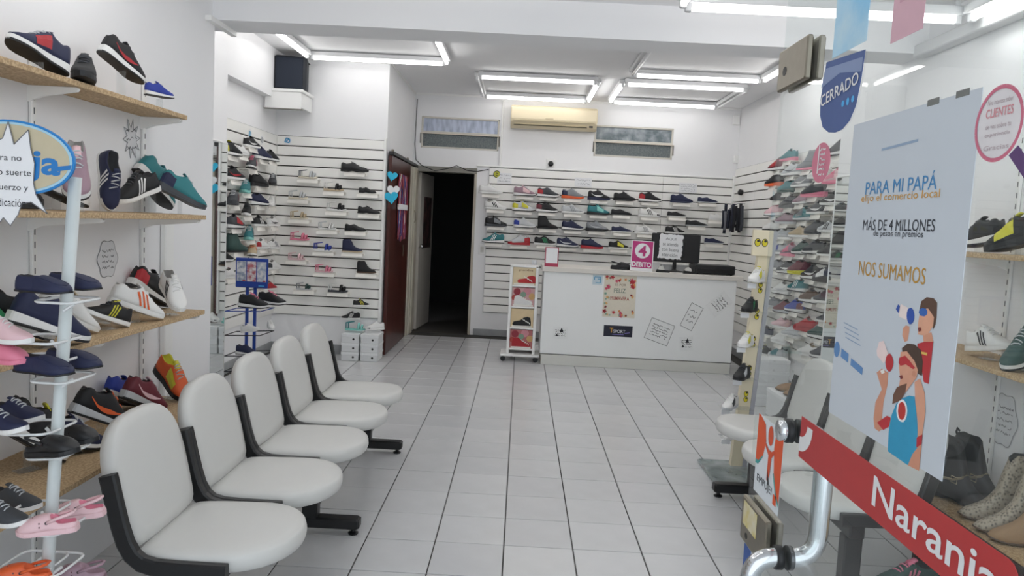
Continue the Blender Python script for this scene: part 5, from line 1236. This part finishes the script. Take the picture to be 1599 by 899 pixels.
MB().bbox(.955, 1.0, -.184, -.17, .048, .068, .002).build('display', mat('2a2722', .3), t)
MB().bbox(.42, .52, -.2035, -.199, .125, .132, .001).build('logo', mat('a39474', .4), t)

# ------------------------------------------------------------------ small fittings
t = thing('loudspeaker', 'black loudspeaker in the corner above the slat walls', 'speaker', Matrix.Translation((-2.315, 7.40, 2.60)) @ Matrix.Rotation(R(12), 4, 'Z'))
MB().bbox(-.15, .15, -.13, .13, 0, .32, .012).build('cabinet', mat('1b1f27', .6), t)
MB().bbox(-.135, .115, -.138, -.128, .015, .305, .012).build('grille', mat('1d2533', .8, bump=.4, scale=300), t)
MB().tube([(-.03, 0, .318), (-.02, .02, .345), (.10, .10, .34), (.16, .13, .30)], .006, 6).build('cable', BLACKP, t)
t = thing('speaker_shelf', 'white corner bracket shelf carrying the loudspeaker', 'shelf', (-2.50, 7.20, 2.41))
MB().bbox(-.01, .36, -.01, .38, .16, .188, .004).build('top', WHITEP, t); MB().bbox(-.005, .34, .0, .02, 0, .16, .004).build('front_board', WHITEP, t); MB().bbox(.325, .34, .02, .38, 0.02, .16, .004).build('side_board', WHITEP, t)
MB().bbox(-.01, .36, -.015, .02, -.006, .004, .002).build('edge_trim', mat('8a8780', .5), t)
o = MB().bbox(-.60, 2.58, 9.366, 9.389, 2.115, 2.135, .003).build('cable_trunking', WHITEP); tag(o, 'long white cable trunking along the top of the rear slat wall', 'cable trunking', 'cable trunking on the back wall')
o = MB().bbox(-.322, -.297, 9.37, 9.389, 2.136, 2.93, .003).build('cable_trunking', WHITEP); tag(o, 'upright white cable trunking beside the window above the doorway', 'cable trunking', 'cable trunking on the back wall')
t = thing('security_camera', 'small square white security camera with black lens', 'camera', frame('Y', (.316, 9.389, 2.19)))
MB().bbox(-.055, .055, -.05, .06, 0, .02, .004).build('plate', WHITEP, t); MB().lathe([(.034, .02), (.034, .045), (.026, .055), (.008, .056)], 18).build('lens', mat('0c0d0f', .2), t, None, True)
for p, lab, kk in (((2.565, 9.389, 2.835), 'square white junction box near the ceiling corner', .06), ((2.60, 9.389, 2.36), 'white junction box at the end of the trunking', .045)):
    t = thing('junction_box', lab, 'junction box', frame('Y', (p[0], p[1], p[2])), 'junction boxes in the right rear corner')
    MB().bbox(-kk * .7, kk * .7, -kk, kk, 0, .035, .004).build('box', WHITEP, t); MB().bbox(-kk * .6, kk * .6, -kk * .9, kk * .9, .035, .04, .002).build('lid', WHITEP, t)
t = thing('light_switch', 'cream light switch plate beside the rear slat wall', 'light switch', frame('Y', (-.485, 9.389, 1.09)))
MB().bbox(-.042, .042, -.065, .065, 0, .01, .003).build('plate', WHITEP, t); MB().bbox(-.022, .022, -.036, .036, .01, .016, .002).build('rocker', mat('c9c8c2', .4), t)
o = MB().tube([(-1.37, 9.37, 2.9), (-1.38, 9.372, 2.35), (-1.36, 9.374, 2.16), (-1.28, 9.36, 2.09), (-1.12, 9.36, 2.035), (-.95, 9.36, 2.07), (-.85, 9.36, 2.11), (-.72, 9.36, 2.06), (-.6, 9.37, 2.05), (-.45, 9.37, 2.085)], .005, 6).build('black_cable', BLACKP); tag(o, 'black cable drooping over the store room doorway', 'cable')
notes = [('lined paper notice at the left end of the rear slats', -.25, 1.985, .18, .13, 3), ('paper notice above the black sneakers on the rear slats', .73, 1.985, .21, .11, 2), ('paper notice on the right half of the rear slats', 2.03, 1.98, .22, .12, 4)]
for lab, x, z, w, h, n in notes:
    s_ = sheet('paper_notice', lab, 'notice', 'Y', (x, 9.364, z), w, h); scribble(MB(), -w * .4, w * .4, -h * .4, h * .4, n, .0018, .004, n).build('writing', mat('8b8d92', .8), s_)
s_ = thing('round_sticker', 'yellow green round sticker on the rear slats', 'sticker', frame('Y', (-.345, 9.364, 2.03)))
MB().prism(ell(0, 0, .045, .045, 20), 0, .001).build('disc', mat('1f2014', .6), s_); MB().poly(ell(0, 0, .037, .037, 18), .0016).build('face', mat('b8b83a', .6), s_); MB().strokes([((-.01, .015), (.015, .01)), ((-.015, -.012), (.02, -.016))], .007, .0022).build('mark', INK, s_)
for k, (kind, p, lab) in enumerate((('L', (-2.505, 6.83, 2.12), 'blue doodle cutout nearest the corner on the left slats'), ('L', (-2.505, 7.15, 2.10), 'grey doodle cutout on the left slats'), ('Y', (-2.40, 7.585, 2.15), 'blue doodle cutout on the slats by the brown door'))):
    s_ = thing('doodle_cutout', lab, 'sticker', frame(kind, p)); hx = ('3aa0c8', 'a9acae', '2f8fc0')[k]
    MB().prism([(-.04, -.02), (-.015, -.045), (.03, -.03), (.045, .005), (.02, .045), (-.02, .035)], 0, .0015).build('paper', PAPER, s_)
    MB().strokes([((-.025, -.015), (.02, -.02)), ((.02, -.02), (.025, .01)), ((.025, .01), (-.01, .025)), ((-.01, .025), (-.025, -.015)), ((-.01, -.01), (.01, .012))], .012, .002).build('drawing', mat(hx, .7), s_)
for k, (kind, p, w, h, rot, lab) in enumerate((('L', (-1.668, 3.18, 1.715), .14, .17, 8, 'star-shaped doodle paper under the top left shelf'), ('L', (-1.668, 3.0, 1.215), .14, .15, 0, 'cloud-shaped handwritten paper under the second left shelf'),
        ('L', (-1.668, 3.05, .70), .10, .035, 0, 'tiny handwritten strip above the lowest left shelf'), ('R', (2.048, 3.08, .73), .16, .22, 0, 'faint doodle paper above the boots on the right'))):
    s_ = thing('doodle_paper', lab, 'sticker', frame(kind, p) @ Matrix.Rotation(R(rot), 4, 'Z'))
    n = 10
    if k == 0: pts = [((w / 2 if i % 2 == 0 else w / 4) * math.cos(math.pi * i / n), (h / 2 if i % 2 == 0 else h / 4) * math.sin(math.pi * i / n)) for i in range(2 * n)]
    elif k == 2: pts = rrect(-w / 2, w / 2, -h / 2, h / 2, .005)
    else: pts = [(w / 2 * (1 + .08 * math.cos(6 * a)) * math.cos(a), h / 2 * (1 + .08 * math.cos(6 * a)) * math.sin(a)) for a in [2 * math.pi * i / 36 for i in range(36)]]
    MB().prism(pts, 0, .001).build('paper', mat('dcdddf', .8), s_)
    mb = scribble(MB(), -w * .3, w * .3, -h * .3, h * .3, (3, 4, 1, 5)[k], .0016, .003, 20 + k)
    if k != 2: mb.strokes([(pts[i], pts[(i + 1) % len(pts)]) for i in range(len(pts))], .0022, .0016)
    mb.build('drawing', mat('6a6c70', .8), s_)
o = MB().bbox(-1.668, -1.64, 3.44, 3.52, .1, 1.40, .004).build('wall_conduit', WHITEP); tag(o, 'flat white conduit on the left wall past the shelves', 'conduit')

# ------------------------------------------------------------------ shoe boxes
BOXM = mat('dcdedf', .6, var=.02)
def shoebox(x, y, z, w, d, h, label, grp, dot=True):
    t = thing('shoe_box', label, 'shoe box', (x, y, z), grp)
    MB().bbox(.004, w - .004, .004, d - .004, 0, h - .002, .002).build('carton', BOXM, t)
    MB().bbox(0, w, 0, d, h - .028, h, .002).build('lid', mat('e3e5e6', .6), t)
    if dot: MB().poly(ell(w * .68, h * .42, .011, .011, 14)).xf(Matrix.Translation((0, .0035, 0)) @ Matrix.Rotation(R(90), 4, 'X')).build('round_hole', mat('17181a', .6), t)
for c, (x, nm) in enumerate(((-1.725, 'left'), (-1.535, 'right'))):
    for k in range(3): shoebox(x, 7.28, .002 + .0895 * k, .178, .28, .088, ('lowest', 'middle', 'topmost')[k] + ' white shoe box of the stack ' + ('beside the plain wall' if c == 0 else 'beside the brown door'), 'white shoe boxes by the brown door')
for k in range(4): shoebox(2.02, 6.25, .002 + .1005 * k, .30, .2, .10, ('lowest', 'second', 'third', 'topmost')[k] + ' white shoe box stacked below the right slat wall', 'white shoe boxes below the right slats', False)
shoebox(2.05, 5.55, .002, .34, .45, .22, 'large grey white carton under the brown slippers', 'white shoe boxes below the right slats', False)
for k, (y, yaw, lab) in enumerate(((5.68, 170, 'brown fur slipper on the large carton, farther from the boxes'), (5.86, 165, 'brown fur slipper on the large carton, next to the boxes'))): shoe(2.2, y, .224, yaw, 0, 0, .24, 'loafer', 'TAN', 'U', 'S', '', lab, 'brown slippers')
shoebox(1.40, 2.50, .002, .22, .30, .15, 'white shoe box under the near end of the right bench', 'shoe boxes under the right bench', False)
shoe(1.50, 2.71, .156, 190, 0, 0, .25, 'court', 'F', 'W', 'P', 'ls', 'dark green sneaker with pink stripes on the low box', 'sneakers on the low box')
shoe(1.50, 2.58, .156, 170, 0, 0, .23, 'court', 'P', 'W', 'V', 'ls', 'pink sneaker on the low box', 'sneakers on the low box')

# ------------------------------------------------------------------ cream display tower
t = thing('display_tower', 'cream display tower with yellow eye stickers and a glass foot', 'display stand', (1.40, 4.53, 0))
MB().bbox(-.22, .20, -.36, .10, .004, .022, .008).build('glass_foot', glass('grey_glass', (.55, .62, .62), .25), t)
SLT = mat('a9aab0', .5)
def tw_pt(z): return .075 * (z / 1.45)
MB().loft([[(-.04, -.02, .022), (.03, -.02, .022), (.03, .025, .022), (-.04, .025, .022)], [(.035, -.02, 1.47), (.105, -.02, 1.47), (.105, .025, 1.47), (.035, .025, 1.47)]]).build('post', CREAM, t)
MB().loft([[(.03, -.03, .022), (.055, -.03, .022), (.055, .05, .022), (.03, .05, .022)], [(.105, -.03, 1.47), (.13, -.03, 1.47), (.13, .05, 1.47), (.105, .05, 1.47)]]).build('side_board', SLT, t)
MB().bbox(-.02, .10, -.045, -.022, 1.32, 1.475, .003).build('header_panel', CREAM, t)
YEL = mat('d8c928', .5)
def eyes(x, z, s=1.0, wide=1):
    for k in (0, 1):
        px, pz = (x + (k - .5) * .045 * s, z) if wide else (x, z + (k - .5) * .05 * s)
        for nm, rx, rz, m, off in (('eye_ring', .02, .026, INK, 0), ('eye', .016, .022, YEL, .0006), ('pupil', .009, .008, INK, .0012)):
            MB().poly(ell(px + (.003 if nm == 'pupil' else 0), pz + (.010 * s if nm == 'pupil' else 0), rx * s, rz * s, 16), off).xf(Matrix.Translation((0, -.0225 - (.023 if wide else 0), 0)) @ Matrix.Rotation(R(90), 4, 'X')).build(nm, m, t)
eyes(.03, 1.40, .95)
for z in (.22, .46, .62, .80, .97, 1.13): eyes(-.005 + tw_pt(z), z, .7, 0)
for s in SHOES:
    if s[13] == 'shoes on the cream display tower':
        b_ = MB().bbox(s[0] - 1.40 - .05, tw_pt(s[2]) + .02, -.11, -.02, s[2] - .006, s[2], .002).build('shoe_plate', CLEAR, t)
        MB().bbox(s[0] - 1.40 - .052, s[0] - 1.40 + .0, -.118, -.112, s[2] - .035, s[2] - .006, .001).build('price_tag', PAPER, b_)

# sock bundle and tag on the right slat wall
t = thing('sock_bundle', 'bundle of dark socks hanging in clear plastic on the right slats', 'socks', (2.47, 8.85, 1.44))
for k in range(14):
    rn = random.Random(k + 50); x, y = rn.uniform(-.09, .06), rn.uniform(-.16, .16); zt = rn.uniform(.26, .36)
    rings = [[(x + .018 * math.cos(a) + dx, y + .028 * math.sin(a), z) for a in [2 * math.pi * i / 8 for i in range(8)]] for z, dx in ((rn.uniform(0, .08), 0), (.12, rn.uniform(-.01, .01)), (zt - .03, 0), (zt, 0))]
    MB().loft(rings).build('sock', mat(('15161c', '1d2130', '3a3d44', '6d6f75')[k % 4], .8), t, None, True)
MB().tube([(-.02, 0, .33), (.05, 0, .36), (.13, 0, .36)], .006, 6).build('hook', CHROME, t)
o = MB().lathe([(.02, 0), (.034, .01), (.034, .05), (.02, .06)], 14).xf(Matrix.Rotation(R(-75), 4, 'Y')).build('black_camera', mat('101114', .3), None, Matrix.Translation((2.60, 8.98, 1.93)), True); tag(o, 'small round black camera on the right slats near the corner', 'camera')

# ------------------------------------------------------------------ glass entrance door, opened inwards
GX, GY = .57, 1.72
D = thing('glass_door', 'clear frameless glass entrance door standing open', 'glass door', frame('R', (GX, GY, 0)))
MB().bbox(0, 1.25, .015, 2.45, -.005, .005, .001).build('pane', DOORGLASS, D)
def patch(u0, u1, v0, v1, nm):
    p = MB().bbox(u0, u1, v0, v1, .0055, .019, .003).bbox(u0, u1, v0, v1, -.019, -.0055, .003).build(nm, STEEL, D)
    return p
pt = patch(.012, .180, 1.762, 1.850, 'top_fitting')
MB().prism(ell(.058, 1.80, .012, .010, 16), .019, .0194).build('keyhole', mat('15120f', .5), pt)
lk = patch(.004, .175, .735, .838, 'lock')
MB().bbox(.02, .115, .775, .83, .0191, .0197, .0002).build('yellow_label', two_tone('worn_yellow_label', 'c9b43a', 'd8d2c0', 14, .6), lk)
MB().prism(ell(.05, .755, .009, .007, 12), .019, .0195).build('keyhole', mat('15120f', .5), lk)
hz1, hz0, hu = 1.055, .790, .235
def bend(pts, n=6, r=.045):
    out = []
    for i, p in enumerate(pts):
        p = Vector(p)
        if i in (0, len(pts) - 1): out.append(p); continue
        a = (Vector(pts[i - 1]) - p).normalized() * r; b = (Vector(pts[i + 1]) - p).normalized() * r
        for k in range(n + 1):
            t_ = k / n; out.append((1 - t_) ** 2 * (p + a) + 2 * t_ * (1 - t_) * p + t_ ** 2 * (p + b))
    return out
ho = MB().tube(bend([(hu, hz1, -.006), (hu, hz1, -.066), (hu, hz0, -.066), (hu, hz0, -.006)], 8, .055), .0195, 16).build('handle', CHROME, D, None, True)
hi = MB().tube(bend([(hu, hz0, .006), (hu, hz0, .066), (hu, .42, .066), (hu, .42, .006)], 8, .055), .0195, 16).build('handle', CHROME, D, None, True)
MB().tube([(hu, hz1, .012), (hu, hz1, .032)], .021, 14).build('end_cap', CHROME, D, None, True)
for v in (hz1, hz0):
    MB().tube([(hu, v, .0052), (hu, v, .018)], .0245, 16).build('rubber_washer', BLACKP, D, None, True); MB().tube([(hu, v, -.016), (hu, v, -.0052)], .0245, 16).build('rubber_washer', BLACKP, D, None, True)

def on_glass(name, label, cat, u0, v0): return thing(name, label, cat, frame('R', (GX - .0056, GY - u0, v0)))
# poster with two costumed people
pu, pv = .402, 1.137
P = on_glass('paper_poster', 'tall white paper poster with blue and gold lettering on the glass', 'poster', pu, pv)
MB().bbox(0, .362, 0, .505, 0, .0008, .0002).build('sheet', mat('c1c7cd', .75, var=.03, scale=6), P)
for nm, hx, ly, poly in POSTER_PRINT:
    MB().poly([(u - pu, v - pv) for u, v in poly], .0009 + .00022 * ly).build(nm, mat(hx, .7, var=.08, scale=60), P)
for tx, hx, u0, u1, vc, h in POSTER_TEXT: text(P, tx, mat(hx, .7), u0 - pu, u1 - pu, vc - pv, h, .0014, 0.0)
sm = MB()
for k in range(4): sm.strokes([((.03 + .004 * k, .165 - .008 * k), (.085 + .005 * k, .160 - .008 * k))], .0018, .0012)
sm.strokes([((.11, .452), (.22, .455))], .004, .0012)
sm.build('small_print', mat('8fa2b8', .7), P)
MB().poly(ell(.012, .115, .012, .014, 12), .0012).poly([(.03, .105), (.06, .10), (.06, .115), (.03, .12)], .0012).poly([(.07, .098), (.115, .09), (.115, .102), (.07, .11)], .0012).build('sponsor_logo', mat('5d86b5', .7), P)
for u in (.235, .305): MB().bbox(u, u + .03, .500, .509, .0008, .0014, .0002).build('tape', mat('6a6c68', .5), P)
# red strip
RD = mat('b23334', .45)
S_ = on_glass('red_strip_sign', 'long red strip sticker with white lettering along the glass', 'sticker', .282, 1.018)
pts = [(0, 0)] + [(.622 + .02 * math.cos(R(a)) - .0, .02 + .02 * math.sin(R(a))) for a in (-90, -60, -30, 0)] + [(.622 + .02 * math.cos(R(a)), .06 + .02 * math.sin(R(a))) for a in (0, 30, 60, 90)] + [(0, .08)]
MB().prism(pts, 0, .0006).build('strip', RD, S_)
WT = mat('dcdcdc', .6)
text(S_, 'Naranja', WT, .305, .615, .036, .062, .0012, .012)
ring = [(.0 + .06 * math.cos(R(a)), .068 + .056 * math.sin(R(a))) for a in range(-90, 1, 10)] + [(.0 + .034 * math.cos(R(a)), .068 + .028 * math.sin(R(a))) for a in range(0, -91, -10)]
MB().poly(ring, .0012).build('logo', WT, S_)
# push sticker
E_ = on_glass('push_sticker', 'white and orange push sticker near the door handle', 'sticker', .036, .862)
MB().bbox(0, .163, 0, .178, 0, .0006, .0002).build('sheet', mat('d5dade', .6), E_)
OR = mat('d9552a', .6); TL = mat('3f9a96', .6)
MB().poly([(0, .178), (.012, .178), (.05, .165), (.06, .13), (.048, .095), (.02, .075), (0, .072)], .001).build('orange_shape', OR, E_); MB().poly([(.163, .178), (.12, .178), (.112, .13), (.122, .08), (.145, .04), (.163, .025)], .001).build('orange_shape', OR, E_)
MB().poly([(0, .072), (.02, .075), (.048, .095), (.044, .088), (.02, .066), (0, .063)], .0012).build('teal_edge', TL, E_); MB().poly([(.122, .08), (.145, .04), (.163, .025), (.163, .018), (.142, .032), (.117, .075)], .0012).build('teal_edge', TL, E_)
MB().poly(ell(.088, .15, .016, .022, 14), .0016).poly([(.055, .13), (.08, .118), (.10, .118), (.12, .128), (.12, .12), (.102, .105), (.098, .07), (.09, .05), (.082, .05), (.082, .105), (.056, .122)], .0016).build('figure', mat('cf4f2c', .6), E_)
MB().poly([(.085, .075), (.092, .06), (.1, .045), (.094, .042), (.086, .055)], .002).build('shadow_shape', INK, E_)
text(E_, 'EMPUJE!', INK, .02, .118, .034, .022, .0012, 0.0); MB().poly([(.128, .014), (.148, .014), (.148, .036), (.128, .036)], .0012).build('corner_mark', OR, E_)
B_ = on_glass('blue_edge_sticker', 'narrow blue and white sticker low on the glass edge', 'sticker', .004, .55)
MB().bbox(0, .05, 0, .17, 0, .0006, .0002).build('sheet', mat('3a5a9c', .6), B_); MB().poly([(.012, .01), (.05, .01), (.05, .15), (.012, .12)], .001).build('white_field', WT, B_)
# closed sign shaped like a shoe sole
C_ = on_glass('closed_sign', 'blue closed sign hung on the glass', 'sign', .235, 1.64)
MB().bbox(.045, .185, .14, .42, .0, .0008, .0002).build('upper_sheet', two_tone('pale_blue_print', '86bfe0', 'b9d5e2', 6, .6), C_)
MB().prism([(.022, .138), (.008, .07), (.012, .04), (.03, .015), (.06, .002), (.09, -.002), (.12, .0), (.148, .012), (.168, .035), (.18, .08), (.186, .125)], .0008, .0016).build('sole_shape', mat('41588c', .6), C_)
MB().poly([(.008, .092), (.020, .126), (.182, .114), (.180, .09), (.09, .105)], .0022).build('band', mat('7d8db0', .6), C_)
text(C_, 'CERRADO', WT, .012, .172, .074, .022, .0028, .012, R(6))
MB().poly(ell(.115, .046, .006, .006, 8), .0022).poly(ell(.135, .047, .006, .007, 8), .0022).poly(ell(.155, .048, .006, .006, 8), .0022).build('dot', mat('4aa8e0', .6), C_)
o = on_glass('pink_sheet', 'plain pink paper sheet high on the glass', 'paper', .507, 1.754)
MB().bbox(0, .096, 0, .20, 0, .0008, .0002).build('sheet', mat('cfa6b0', .7, var=.06, scale=25), o)
MB().strokes([((.02, .15 - .03 * k), (.08, .15 - .03 * k)) for k in range(4)], .007, .0012).build('print', mat('c0929e', .7), o)
o = on_glass('oval_sticker', 'pink oval sticker with white script on the glass', 'sticker', .268, 1.588)
MB().prism(ell(0, 0, .043, .038, 30), 0, .0006).build('disc', mat('c9768a', .6), o); scribble(MB(), -.006, .02, -.028, .03, 6, .0012, .0025, 4).build('writing', WT, o); MB().strokes([((-.012, -.02), (-.010, .034))], .005, .0012).build('stroke', WT, o)
o = on_glass('round_sticker', 'white round sticker with pink rim shaped like a magnifier', 'sticker', .803, 1.592)
MB().prism(ell(0, 0, .045, .045, 32), 0, .0006).build('disc', mat('d8d3d3', .6), o)
rg = [(.0435 * math.cos(2 * math.pi * i / 32), .0435 * math.sin(2 * math.pi * i / 32)) for i in range(32)]
MB().strokes([(rg[i], rg[(i + 1) % 32]) for i in range(32)], .005, .0012).build('rim', mat('c76a80', .6), o)
text(o, 'CLIENTES', mat('cf8a90', .6), -.026, .026, .014, .011, .0012, .01)
for k, (tx, yy) in enumerate((('Nos interesa saber', .027), ('de vos sobre tu', -.002), ('experiencia', -.013), ('Gracias', -.028))): text(o, tx, mat('b5a5a8', .6), -.024, .024, yy, .006, .0012)
MB().prism([(.025, -.04), (.04, -.03), (.085, -.07), (.075, -.085)], 0, .0006).build('handle_print', mat('57386a', .6), o)
